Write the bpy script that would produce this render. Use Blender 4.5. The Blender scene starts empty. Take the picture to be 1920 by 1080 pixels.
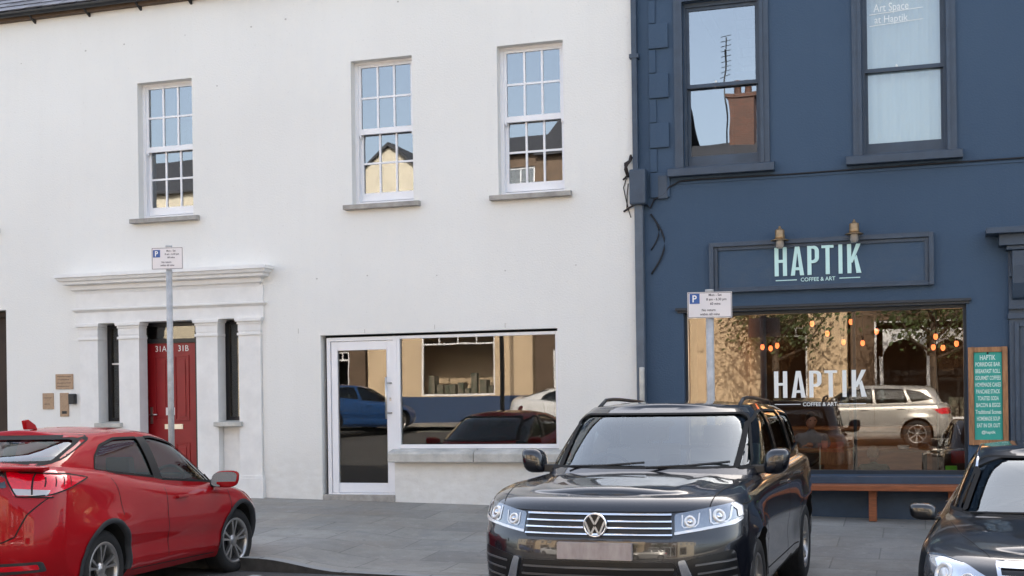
import bpy, bmesh, math, random
import numpy as np
from mathutils import Vector, Matrix
from mathutils.bvhtree import BVHTree
R = math.radians
random.seed(7)
S = bpy.context.scene
COL = S.collection

# ------------------------------------------------------------------ camera, sky, sun, exposure
cd = bpy.data.cameras.new('camera'); cam = bpy.data.objects.new('camera', cd); COL.objects.link(cam)
cam.location = (0, -15.8, 1.65)
cd.sensor_width = 36; cd.lens = 36 * 2400 / 1920; cd.shift_y = 210 / 1920
cd.clip_start = .05; cd.clip_end = 2000
YAW = R(17.83)
cam.rotation_mode = 'QUATERNION'
cam.rotation_quaternion = (Matrix.Rotation(YAW, 3, 'Z') @ Matrix.Rotation(R(90), 3, 'X') @ Matrix.Rotation(-.014, 3, 'Z')).to_quaternion()
S.camera = cam
SUN_EL, SUN_AZ = R(34), R(12)      # the sun stands behind the houses: the street side is in open shade
w = bpy.data.worlds.new('World'); S.world = w; w.use_nodes = True
nt = w.node_tree; bg = nt.nodes['Background']
sky = nt.nodes.new('ShaderNodeTexSky'); sky.sky_type = 'NISHITA'; sky.sun_disc = False
sky.sun_elevation = SUN_EL; sky.sun_rotation = SUN_AZ
sky.air_density = 1.0; sky.dust_density = 4.0; sky.ozone_density = .6
hsv = nt.nodes.new('ShaderNodeHueSaturation'); hsv.inputs['Saturation'].default_value = .66
nt.links.new(sky.outputs[0], hsv.inputs['Color']); nt.links.new(hsv.outputs[0], bg.inputs[0]); bg.inputs[1].default_value = .145
sl = bpy.data.lights.new('sun', 'SUN'); sl.energy = 4.0; sl.angle = R(.5); sl.color = (1, .93, .82)
so = bpy.data.objects.new('sun', sl); COL.objects.link(so)
sd = Vector((math.sin(SUN_AZ) * math.cos(SUN_EL), math.cos(SUN_AZ) * math.cos(SUN_EL), math.sin(SUN_EL)))
so.rotation_mode = 'QUATERNION'; so.rotation_quaternion = sd.to_track_quat('Z', 'Y'); so.location = sd * 60
vs = S.view_settings
vs.view_transform = 'Standard'; vs.look = 'None'; vs.gamma = 1; vs.exposure = 1.98
S.cycles.max_bounces = 8; S.cycles.transparent_max_bounces = 16; S.cycles.sample_clamp_indirect = 4

# ------------------------------------------------------------------ materials
MATS = {}
def mat(name, col, rough=.6, metal=0, coat=0, var=0, vscale=3, bump=0, bscale=60, col2=None, spec=None, emit=None, es=0, stretch=None):
    if name in MATS: return MATS[name]
    m = bpy.data.materials.new(name); m.use_nodes = True; n = m.node_tree; p = n.nodes['Principled BSDF']
    p.inputs['Base Color'].default_value = (*col, 1); p.inputs['Roughness'].default_value = rough
    p.inputs['Metallic'].default_value = metal; p.inputs['Coat Weight'].default_value = coat
    p.inputs['Coat Roughness'].default_value = .03
    if spec is not None: p.inputs['Specular IOR Level'].default_value = spec
    if emit: p.inputs['Emission Color'].default_value = (*emit, 1); p.inputs['Emission Strength'].default_value = es
    tc = n.nodes.new('ShaderNodeTexCoord')
    src = tc.outputs['Object']
    if stretch:
        mp = n.nodes.new('ShaderNodeMapping'); mp.inputs['Scale'].default_value = stretch
        n.links.new(src, mp.inputs[0]); src = mp.outputs[0]
    if var or col2:
        no = n.nodes.new('ShaderNodeTexNoise'); no.inputs['Scale'].default_value = vscale; no.inputs['Detail'].default_value = 7
        no.inputs['Roughness'].default_value = .65
        n.links.new(src, no.inputs['Vector'])
        mx = n.nodes.new('ShaderNodeMix'); mx.data_type = 'RGBA'
        rp = n.nodes.new('ShaderNodeMapRange'); rp.inputs[1].default_value = .35; rp.inputs[2].default_value = .65
        n.links.new(no.outputs[0], rp.inputs[0]); n.links.new(rp.outputs[0], mx.inputs[0])
        c2 = col2 if col2 else tuple(c * (1 - var) for c in col)
        mx.inputs[6].default_value = (*col, 1); mx.inputs[7].default_value = (*c2, 1)
        n.links.new(mx.outputs[2], p.inputs['Base Color'])
    if bump:
        nb = n.nodes.new('ShaderNodeTexNoise'); nb.inputs['Scale'].default_value = bscale; nb.inputs['Detail'].default_value = 5
        n.links.new(tc.outputs['Object'], nb.inputs['Vector'])
        b = n.nodes.new('ShaderNodeBump'); b.inputs['Strength'].default_value = bump; b.inputs['Distance'].default_value = .01
        n.links.new(nb.outputs[0], b.inputs['Height']); n.links.new(b.outputs[0], p.inputs['Normal'])
    MATS[name] = m; return m

def glass_mat(name, tint=(.8, .85, .85), base=.12, ior=1.5, gloss=(1, 1, 1), wave=0, rough=0.0):
    m = bpy.data.materials.new(name); m.use_nodes = True; n = m.node_tree
    for x in list(n.nodes): n.nodes.remove(x)
    out = n.nodes.new('ShaderNodeOutputMaterial'); mx = n.nodes.new('ShaderNodeMixShader')
    tr = n.nodes.new('ShaderNodeBsdfTransparent'); tr.inputs[0].default_value = (*tint, 1)
    gl = n.nodes.new('ShaderNodeBsdfGlossy'); gl.inputs['Color'].default_value = (*gloss, 1); gl.inputs['Roughness'].default_value = rough
    fr = n.nodes.new('ShaderNodeFresnel'); fr.inputs[0].default_value = ior
    ma = n.nodes.new('ShaderNodeMath'); ma.operation = 'ADD'; ma.use_clamp = True; ma.inputs[1].default_value = base
    n.links.new(fr.outputs[0], ma.inputs[0]); n.links.new(ma.outputs[0], mx.inputs[0])
    n.links.new(tr.outputs[0], mx.inputs[1]); n.links.new(gl.outputs[0], mx.inputs[2]); n.links.new(mx.outputs[0], out.inputs[0])
    if wave:
        tc = n.nodes.new('ShaderNodeTexCoord'); no = n.nodes.new('ShaderNodeTexNoise'); no.inputs['Scale'].default_value = 1.6
        no.inputs['Detail'].default_value = 1
        b = n.nodes.new('ShaderNodeBump'); b.inputs['Strength'].default_value = wave; b.inputs['Distance'].default_value = .02
        n.links.new(tc.outputs['Object'], no.inputs[0]); n.links.new(no.outputs[0], b.inputs['Height'])
        n.links.new(b.outputs[0], gl.inputs['Normal']); n.links.new(b.outputs[0], fr.inputs['Normal'])
    MATS[name] = m; return m

def render_wall_mat(name, col, stain, speck):
    """painted render: fine trowel bump, broad tone drift, faint vertical rain streaks, dirt splash near the foot"""
    m = mat(name, col, .75, bump=.35, bscale=45); n = m.node_tree; p = n.nodes['Principled BSDF']
    p.inputs['Specular IOR Level'].default_value = .25
    tc = n.nodes.new('ShaderNodeTexCoord')
    def noise(scale, mscale, lo, hi, det=6):
        mp = n.nodes.new('ShaderNodeMapping'); mp.inputs['Scale'].default_value = mscale
        no = n.nodes.new('ShaderNodeTexNoise'); no.inputs['Scale'].default_value = scale; no.inputs['Detail'].default_value = det
        rp = n.nodes.new('ShaderNodeMapRange'); rp.inputs[1].default_value = lo; rp.inputs[2].default_value = hi
        n.links.new(tc.outputs['Object'], mp.inputs[0]); n.links.new(mp.outputs[0], no.inputs[0]); n.links.new(no.outputs[0], rp.inputs[0])
        return rp.outputs[0]
    def mixc(a, b, f, amt):
        mu = n.nodes.new('ShaderNodeMath'); mu.operation = 'MULTIPLY'; mu.inputs[1].default_value = amt; n.links.new(f, mu.inputs[0])
        mx = n.nodes.new('ShaderNodeMix'); mx.data_type = 'RGBA'
        if isinstance(a, tuple): mx.inputs[6].default_value = (*a, 1)
        else: n.links.new(a, mx.inputs[6])
        mx.inputs[7].default_value = (*b, 1); n.links.new(mu.outputs[0], mx.inputs[0]); return mx.outputs[2]
    c = mixc(col, stain, noise(.5, (1, 1, 1), .35, .7), .6)
    c = mixc(c, stain, noise(2.2, (3, 3, .25), .5, .75), .22)
    c = mixc(c, speck, noise(30, (1, 1, 1), .62, .75, 3), .18)
    sx = n.nodes.new('ShaderNodeSeparateXYZ'); n.links.new(tc.outputs['Object'], sx.inputs[0])
    g = n.nodes.new('ShaderNodeMapRange'); g.inputs[1].default_value = .75; g.inputs[2].default_value = .25; n.links.new(sx.outputs[2], g.inputs[0])
    nz = noise(6, (1, 1, 2), .3, .65)
    mu = n.nodes.new('ShaderNodeMath'); mu.operation = 'MULTIPLY'; n.links.new(g.outputs[0], mu.inputs[0]); n.links.new(nz, mu.inputs[1])
    c = mixc(c, speck, mu.outputs[0], .22)
    n.links.new(c, p.inputs['Base Color']); return m

def tile_mat(name, c1, c2, mortar, bw, bh, ms, scale=1, rough=.8, rot=None, bump=.4, var=.3, swap=None, offset=.5):
    m = bpy.data.materials.new(name); m.use_nodes = True; n = m.node_tree; p = n.nodes['Principled BSDF']
    p.inputs['Roughness'].default_value = rough
    tc = n.nodes.new('ShaderNodeTexCoord'); mp = n.nodes.new('ShaderNodeMapping')
    if rot: mp.inputs['Rotation'].default_value = rot
    n.links.new(tc.outputs['Object'], mp.inputs[0]); src = mp.outputs[0]
    if swap:
        sx = n.nodes.new('ShaderNodeSeparateXYZ'); cx = n.nodes.new('ShaderNodeCombineXYZ'); n.links.new(src, sx.inputs[0])
        for i, a in enumerate(swap): n.links.new(sx.outputs['XYZ'.index(a)], cx.inputs[i])
        src = cx.outputs[0]
    br = n.nodes.new('ShaderNodeTexBrick'); n.links.new(src, br.inputs[0]); br.inputs['Scale'].default_value = scale
    br.inputs['Color1'].default_value = (*c1, 1); br.inputs['Color2'].default_value = (*c2, 1); br.inputs['Mortar'].default_value = (*mortar, 1)
    br.inputs['Mortar Size'].default_value = ms; br.inputs['Brick Width'].default_value = bw; br.inputs['Row Height'].default_value = bh
    br.inputs['Mortar Smooth'].default_value = .3; br.offset = offset
    cur = br.outputs[0]
    for sc, lo, hi, amt, dark in ((.7, .35, .7, var, .62), (5, .4, .7, var * .7, .75), (70, .4, .7, var * .6, .7)):
        no = n.nodes.new('ShaderNodeTexNoise'); no.inputs['Scale'].default_value = sc; no.inputs['Detail'].default_value = 6
        n.links.new(tc.outputs['Object'], no.inputs[0])
        rp = n.nodes.new('ShaderNodeMapRange'); rp.inputs[1].default_value = lo; rp.inputs[2].default_value = hi; rp.inputs[4].default_value = amt
        n.links.new(no.outputs[0], rp.inputs[0])
        mx = n.nodes.new('ShaderNodeMix'); mx.data_type = 'RGBA'; mx.blend_type = 'MULTIPLY'
        n.links.new(rp.outputs[0], mx.inputs[0]); n.links.new(cur, mx.inputs[6]); mx.inputs[7].default_value = (dark, dark, dark * .96, 1); cur = mx.outputs[2]
    if name == 'paving':      # patches of warmer and greyer stone, then trodden gum and drips
        for sc, lo, hi, amt, cc in ((1.3, .48, .62, .45, (.30, .235, .17)), (2.6, .50, .66, .45, (.20, .225, .235)), (9, .55, .7, .45, (.42, .40, .37)), (22, .56, .68, .5, (.17, .16, .15))):
            no = n.nodes.new('ShaderNodeTexNoise'); no.inputs['Scale'].default_value = sc; no.inputs['Detail'].default_value = 8; no.inputs['Roughness'].default_value = .7
            n.links.new(tc.outputs['Object'], no.inputs[0]); rp = n.nodes.new('ShaderNodeMapRange'); rp.inputs[1].default_value = lo; rp.inputs[2].default_value = hi; rp.inputs[4].default_value = amt
            n.links.new(no.outputs[0], rp.inputs[0]); mx = n.nodes.new('ShaderNodeMix'); mx.data_type = 'RGBA'; n.links.new(rp.outputs[0], mx.inputs[0]); n.links.new(cur, mx.inputs[6]); mx.inputs[7].default_value = (*cc, 1); cur = mx.outputs[2]
        v = n.nodes.new('ShaderNodeTexVoronoi'); v.inputs['Scale'].default_value = 2.3; n.links.new(tc.outputs['Object'], v.inputs[0])
        rp = n.nodes.new('ShaderNodeMapRange'); rp.inputs[1].default_value = .035; rp.inputs[2].default_value = .055; rp.inputs[3].default_value = .55; rp.inputs[4].default_value = 0; n.links.new(v.outputs['Distance'], rp.inputs[0])
        mx = n.nodes.new('ShaderNodeMix'); mx.data_type = 'RGBA'; n.links.new(rp.outputs[0], mx.inputs[0]); n.links.new(cur, mx.inputs[6]); mx.inputs[7].default_value = (.10, .10, .095, 1); cur = mx.outputs[2]
    n.links.new(cur, p.inputs['Base Color'])
    b = n.nodes.new('ShaderNodeBump'); b.inputs['Strength'].default_value = bump; b.inputs['Distance'].default_value = .01; b.invert = True
    n.links.new(br.outputs['Fac'], b.inputs['Height']); n.links.new(b.outputs[0], p.inputs['Normal'])
    MATS[name] = m; return m

M = MATS
render_wall_mat('white_render', (.785, .775, .74), (.72, .705, .67), (.42, .38, .32))
render_wall_mat('navy_render', (.054, .090, .144), (.043, .073, .120), (.10, .12, .14))
mat('white_trim', (.80, .785, .76), .6, var=.10, vscale=4, bump=.15)
mat('navy_trim', (.040, .066, .105), .5, var=.25, vscale=5, bump=.2)
mat('navy_dark', (.012, .022, .036), .45, var=.2)
mat('upvc', (.82, .82, .84), .35, var=.04)
mat('stone', (.42, .395, .36), .85, var=.35, vscale=6, bump=.6, bscale=30)
mat('stone_white', (.60, .58, .53), .85, var=.4, vscale=3, bump=.5, bscale=30)
mat('black_frame', (.012, .012, .014), .4)
mat('red_door', (.27, .005, .009), .4, var=.15, vscale=3)
mat('steel', (.62, .60, .57), .3, 1)
mat('galv', (.52, .52, .52), .55, .2, var=.3, vscale=9, bump=.2)
mat('brass', (.40, .27, .15), .45, .8, var=.3, vscale=20)
mat('plaque', (.42, .29, .19), .55, .35, var=.25, vscale=40)
mat('black_plastic', (.012, .013, .015), .45)
mat('mint', (.55, .80, .77), .5)
mat('letter_white', (.80, .82, .80), .5)
mat('sign_white', (.78, .74, .74), .5, var=.05)
mat('sign_blue', (.02, .09, .32), .4)
mat('sign_black', (.05, .04, .05), .6)
mat('bench_wood', (.36, .105, .035), .5, var=.45, vscale=5, stretch=(1, 8, 8), bump=.2)
mat('pine', (.42, .20, .085), .6, var=.5, vscale=6, stretch=(6, 6, 1))
mat('teal', (.03, .36, .29), .6, var=.12, vscale=6)
mat('chalk', (.62, .78, .72), .8)
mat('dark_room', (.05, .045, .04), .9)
mat('room_floor', (.10, .075, .05), .7)
mat('cafe_wall', (.24, .14, .08), .8, var=.3, vscale=2)
mat('cafe_dark', (.055, .035, .025), .8, var=.3, vscale=2)
mat('cafe_floor', (.16, .10, .06), .6)
mat('table_wood', (.30, .16, .07), .5, var=.4, vscale=4, stretch=(1, 6, 6))
mat('bulb', (1, .6, .2), .3, emit=(1, .17, .05), es=1.0)
mat('tyre', (.018, .018, .018), .85, var=.4, vscale=8, bump=.3, bscale=80)
mat('rim_silver', (.42, .41, .40), .32, .85)
mat('rim_dark', (.02, .02, .02), .5)
mat('chrome', (.78, .79, .82), .12, 1)
mat('grille_black', (.006, .006, .007), .35)
mat('arch_black', (.006, .006, .006), .9)
mat('plastic_grey', (.035, .038, .042), .6, var=.2, vscale=30, bump=.1)
mat('paint_red', (.30, .003, .007), .55, 0, .75, spec=.08); MATS['paint_red'].node_tree.nodes['Principled BSDF'].inputs['Coat IOR'].default_value = 1.38
mat('paint_black', (.004, .005, .009), .25, 0, 1.0)
mat('paint_black2', (.007, .008, .010), .28, 0, 1.0)
mat('paint_silver', (.52, .50, .47), .3, .5, 1.0)
mat('paint_blue', (.012, .06, .19), .3, 0, 1.0)
mat('paint_white', (.70, .70, .70), .3, 0, 1.0)
mat('lamp_red', (.62, .0, .012), .15, 0, 1.0)
mat('lamp_white', (.75, .76, .78), .08, .3, 1.0)
mat('lamp_clear', (.42, .40, .41), .15, .2, 1.0)
mat('lamp_chrome', (.62, .65, .70), .1, .9)
mat('lamp_dark', (.24, .27, .31), .12, .7, 1.0)
mat('plate_blur', (.30, .255, .25), .5, col2=(.42, .375, .365), vscale=9, stretch=(1, 1.6, .5))
mat('seat_cloth', (.035, .035, .04), .8)
mat('seat_beige', (.30, .27, .24), .8)
mat('dash', (.03, .032, .036), .7)
mat('skin', (.55, .32, .24), .5, var=.1)
mat('hair_fair', (.36, .25, .16), .7, var=.3, vscale=40)
mat('hair_dark', (.03, .02, .015), .6)
mat('cloth_green', (.03, .06, .045), .9, var=.3, vscale=30)
mat('cloth_grey', (.30, .32, .36), .9, var=.2, vscale=30)
mat('cloth_dark', (.02, .022, .03), .9)
mat('hivis', (.20, .75, .06), .6)
mat('cable', (.010, .012, .018), .7)
mat('bark', (.10, .075, .055), .9, var=.4, vscale=12, bump=.6)
mat('leaf', (.075, .115, .035), .6, col2=(.035, .06, .018), vscale=1.5)
mat('cream', (.62, .47, .31), .8, var=.12, vscale=1.5)
mat('cream_pale', (.50, .44, .34), .8, var=.12, vscale=1.5)
mat('brown_wall', (.13, .085, .055), .8, var=.3)
mat('far_dark', (.012, .011, .010), .9)
mat('far_slate', (.035, .035, .04), .8, var=.3)
mat('navy_base', (.02, .045, .11), .6)
mat('asphalt_line', (.55, .55, .53), .8, var=.4, vscale=12)
mat('mint_cup', (.60, .38, .34), .5)
mat('pot_white', (.7, .7, .68), .4)
mat('pictures', (.06, .08, .05), .7, col2=(.20, .16, .12), vscale=5)
mat('pipe_grey', (.10, .13, .17), .5, var=.3)
mat('lamp_globe', (.30, .27, .24), .15, 0, 1.0)
mat('mint_metal', (.42, .52, .46), .4)
mat('cable_brown', (.02, .013, .013), .7)
mat('gloss_black', (.008, .012, .016), .06, coat=1); mat('fin_grey', (.16, .16, .165), .3, .4)
tile_mat('slates', (.155, .155, .175), (.11, .112, .13), (.035, .035, .045), .30, .20, .012, rough=.55, bump=.8, var=.3)
tile_mat('paving', (.40, .375, .335), (.30, .285, .262), (.22, .21, .19), .90, .60, .008, rough=.75, bump=.3, var=.75)
tile_mat('brick', (.11, .04, .022), (.07, .028, .018), (.10, .08, .07), .225, .075, .008, swap='XZY', var=.4)
tile_mat('kerb_stone', (.36, .355, .345), (.31, .31, .30), (.07, .07, .07), .9, 5, .008, var=.5)
glass_mat('win_glass', (.55, .58, .60), .15, 1.5, (.92, .95, .98), wave=.035)
glass_mat('old_glass_dark', (.6, .6, .6), .16, 1.5, (.90, .95, 1.0), wave=.05)
glass_mat('old_glass', (.85, .88, .88), .05, 1.5, (.90, .95, 1.0), wave=.04)
glass_mat('shop_glass', (.75, .77, .77), .035, 1.5, (1, .97, .94), wave=.012)
glass_mat('cafe_glass', (.85, .84, .82), .035, 1.5, (1, .97, .93), wave=.012)
glass_mat('car_glass', (.40, .46, .46), .03, 1.5, (.90, .96, 1.0))
glass_mat('screen_glass', (.50, .56, .58), .08, 1.5, (.86, .94, 1.0), rough=.02)
glass_mat('lamp_glass', (.92, .94, .96), .06, 1.5)

def asphalt():
    m = mat('asphalt', (.082, .078, .075), .85, var=.3, vscale=.7, bump=.9, bscale=120); n = m.node_tree; p = n.nodes['Principled BSDF']
    tc = n.nodes.new('ShaderNodeTexCoord'); v = n.nodes.new('ShaderNodeTexVoronoi'); v.inputs['Scale'].default_value = 90
    n.links.new(tc.outputs['Object'], v.inputs[0])
    rp = n.nodes.new('ShaderNodeMapRange'); rp.inputs[1].default_value = .1; rp.inputs[2].default_value = .5; rp.inputs[3].default_value = .6; rp.inputs[4].default_value = 0
    n.links.new(v.outputs['Distance'], rp.inputs[0])
    mx = n.nodes.new('ShaderNodeMix'); mx.data_type = 'RGBA'; old = p.inputs['Base Color'].links[0].from_socket
    n.links.new(old, mx.inputs[6]); mx.inputs[7].default_value = (.13, .125, .12, 1); n.links.new(rp.outputs[0], mx.inputs[0])
    n.links.new(mx.outputs[2], p.inputs['Base Color'])
asphalt()

# ------------------------------------------------------------------ helpers: objects
OFF = {}
def tag(o, label=None, cat=None, group=None, kind=None):
    if label: o['label'] = label
    if cat: o['category'] = cat
    if group: o['group'] = group
    if kind: o['kind'] = kind
    return o
def thing(name, label, cat, loc=(0, 0, 0), rotz=0, group=None, shift=True):
    o = bpy.data.objects.new(name, None); COL.objects.link(o); o.location = loc; o.rotation_euler = (0, 0, rotz)
    o.empty_display_size = .2
    OFF[o.name] = Vector(loc) if shift else Vector((0, 0, 0))
    return tag(o, label, cat, group)
class MB:
    """collects shapes into one mesh"""
    def __init__(s): s.v = []; s.f = []; s.m = []; s.mi = 0; s.sm = []
    def add(s, vs_, fs, smooth=False):
        b = len(s.v); s.v += [tuple(v) for v in vs_]
        for f in fs: s.f.append(tuple(i + b for i in f)); s.m.append(s.mi); s.sm.append(smooth)
        return s
    def box(s, x0, x1, y0, y1, z0, z1):
        v = [(x, y, z) for x in (x0, x1) for y in (y0, y1) for z in (z0, z1)]
        return s.add(v, [(0, 1, 3, 2), (4, 6, 7, 5), (0, 4, 5, 1), (2, 3, 7, 6), (0, 2, 6, 4), (1, 5, 7, 3)])
    def quad(s, *p): return s.add(p, [tuple(range(len(p)))])
    def prism(s, pts, y0, y1, axis='y'):
        n = len(pts)
        def P(a, b, c): return (a, c, b) if axis == 'y' else ((c, a, b) if axis == 'x' else (a, b, c))
        v = [P(a, b, y0) for a, b in pts] + [P(a, b, y1) for a, b in pts]
        return s.add(v, [tuple(range(n)), tuple(range(2 * n - 1, n - 1, -1))] + [(i, i + n, (i + 1) % n + n, (i + 1) % n) for i in range(n)])
    def tube(s, pts, r, n=10, cap=True):
        pts = [Vector(p) for p in pts]; rs = r if isinstance(r, (list, tuple)) else [r] * len(pts)
        vs_ = []; up = None
        for i, p in enumerate(pts):
            d = (pts[min(i + 1, len(pts) - 1)] - pts[max(i - 1, 0)]).normalized()
            if up is None: up = Vector((0, 0, 1)) if abs(d.z) < .9 else Vector((1, 0, 0))
            a = d.cross(up).normalized(); b = d.cross(a).normalized(); up = -b if False else b.cross(d) * 0 + up
            for k in range(n):
                t = 2 * math.pi * k / n; vs_.append(p + a * math.cos(t) * rs[i] + b * math.sin(t) * rs[i])
        fs = [(i * n + k, i * n + (k + 1) % n, (i + 1) * n + (k + 1) % n, (i + 1) * n + k) for i in range(len(pts) - 1) for k in range(n)]
        s.add(vs_, fs, True)
        if cap:
            s.add(vs_[:n], [tuple(range(n - 1, -1, -1))]); s.add(vs_[-n:], [tuple(range(n))])
        return s
    def lathe(s, prof, c=(0, 0, 0), axis='z', n=32, smooth=True):
        vs_ = []
        for r, h in prof:
            for k in range(n):
                t = 2 * math.pi * k / n; a, b = r * math.cos(t), r * math.sin(t)
                q = (a, b, h) if axis == 'z' else ((a, h, b) if axis == 'y' else (h, a, b))
                vs_.append((q[0] + c[0], q[1] + c[1], q[2] + c[2]))
        fs = [(i * n + k, i * n + (k + 1) % n, (i + 1) * n + (k + 1) % n, (i + 1) * n + k) for i in range(len(prof) - 1) for k in range(n)]
        return s.add(vs_, fs, smooth)
    def ball(s, c, rx, ry=None, rz=None, n=12):
        ry = ry or rx; rz = rz or rx; vs_ = []
        for i in range(n + 1):
            a = math.pi * i / n
            for k in range(2 * n):
                t = math.pi * k / n; vs_.append((c[0] + rx * math.sin(a) * math.cos(t), c[1] + ry * math.sin(a) * math.sin(t), c[2] + rz * math.cos(a)))
        return s.add(vs_, [(i * 2 * n + k, i * 2 * n + (k + 1) % (2 * n), (i + 1) * 2 * n + (k + 1) % (2 * n), (i + 1) * 2 * n + k) for i in range(n) for k in range(2 * n)], True)
    def build(s, name, mats, parent=None, bevel=0, off=None):
        if not isinstance(mats, (list, tuple)): mats = [mats]
        o_ = off if off is not None else (OFF.get(parent.name, Vector((0, 0, 0))) if parent else Vector((0, 0, 0)))
        me = bpy.data.meshes.new(name)
        me.from_pydata([(v[0] - o_.x, v[1] - o_.y, v[2] - o_.z) for v in s.v], [], s.f)
        for mm in mats: me.materials.append(M[mm] if isinstance(mm, str) else mm)
        me.polygons.foreach_set('material_index', s.m); me.polygons.foreach_set('use_smooth', s.sm)
        bm = bmesh.new(); bm.from_mesh(me)
        bmesh.ops.remove_doubles(bm, verts=bm.verts, dist=1e-5)
        bmesh.ops.recalc_face_normals(bm, faces=bm.faces)
        if bevel:
            ed = [e for e in bm.edges if len(e.link_faces) == 2 and e.calc_face_angle(0) > .6]
            bmesh.ops.bevel(bm, geom=ed, offset=bevel, segments=2, affect='EDGES', profile=.6)
        bm.to_mesh(me); bm.free(); me.update()
        o = bpy.data.objects.new(name, me); COL.objects.link(o)
        if parent:
            o.parent = parent; OFF[o.name] = o_ 
        return o
def struct(o): o['kind'] = 'structure'; return o
def child_off(o): return OFF.get(o.name)

def wall_mesh(mb, x0, x1, z0, z1, ops, y=0, depth=.15):
    """front face at y with openings, reveals run back to y+depth"""
    xs = sorted({x0, x1} | {v for o in ops for v in o[:2]}); zs = sorted({z0, z1} | {v for o in ops for v in o[2:4]})
    for i in range(len(xs) - 1):
        for j in range(len(zs) - 1):
            a, b, c, d = xs[i], xs[i + 1], zs[j], zs[j + 1]
            if any(o[0] <= a and b <= o[1] and o[2] <= c and d <= o[3] for o in ops): continue
            mb.quad((a, y, c), (b, y, c), (b, y, d), (a, y, d))
    for o in ops:
        dd = o[4] if len(o) > 4 else depth; a, b, c, d = o[:4]
        mb.quad((a, y, c), (a, y, d), (a, y + dd, d), (a, y + dd, c)); mb.quad((b, y, c), (b, y + dd, c), (b, y + dd, d), (b, y, d))
        mb.quad((a, y, d), (b, y, d), (b, y + dd, d), (a, y + dd, d)); mb.quad((a, y, c), (a, y + dd, c), (b, y + dd, c), (b, y, c))

def frame_box(mb, x0, x1, z0, z1, t, y0, y1, tb=None, tt=None):
    """rectangular frame of section t"""
    tb = tb or t; tt = tt or t
    mb.box(x0, x0 + t, y0, y1, z0, z1); mb.box(x1 - t, x1, y0, y1, z0, z1)
    mb.box(x0 + t, x1 - t, y0, y1, z0, z0 + tb); mb.box(x0 + t, x1 - t, y0, y1, z1 - tt, z1)

def text(name, s, cx, cz, h, wmax, y, m, parent=None, extrude=.002, align='CENTER', bold=.0):
    """upright lettering facing -Y; h is the capital height, width squeezed to wmax"""
    cu = bpy.data.curves.new('t', 'FONT'); cu.body = s; cu.extrude = 0; cu.resolution_u = 3; cu.offset = bold
    ob = bpy.data.objects.new('t', cu); COL.objects.link(ob)
    me = bpy.data.meshes.new_from_object(ob.evaluated_get(bpy.context.evaluated_depsgraph_get()))
    bpy.data.objects.remove(ob)
    co = np.array([v.co[:] for v in me.vertices]); x0, x1 = co[:, 0].min(), co[:, 0].max()
    sz = h / .7; sx = sz * .95
    if wmax and (x1 - x0) * sx > wmax: sx = wmax / (x1 - x0)
    mid = (x0 + x1) / 2 if align == 'CENTER' else x0
    mb = MB(); mb.add([((c[0] - mid) * sx + cx, y, c[1] * sz + cz - h / 2) for c in co], [tuple(p.vertices) for p in me.polygons])
    bpy.data.meshes.remove(me)
    return mb, (name, m, parent)
def put_text(*a, **k):
    mb, (n, m, p) = text(*a, **k); return mb.build(n, m, p)

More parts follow.
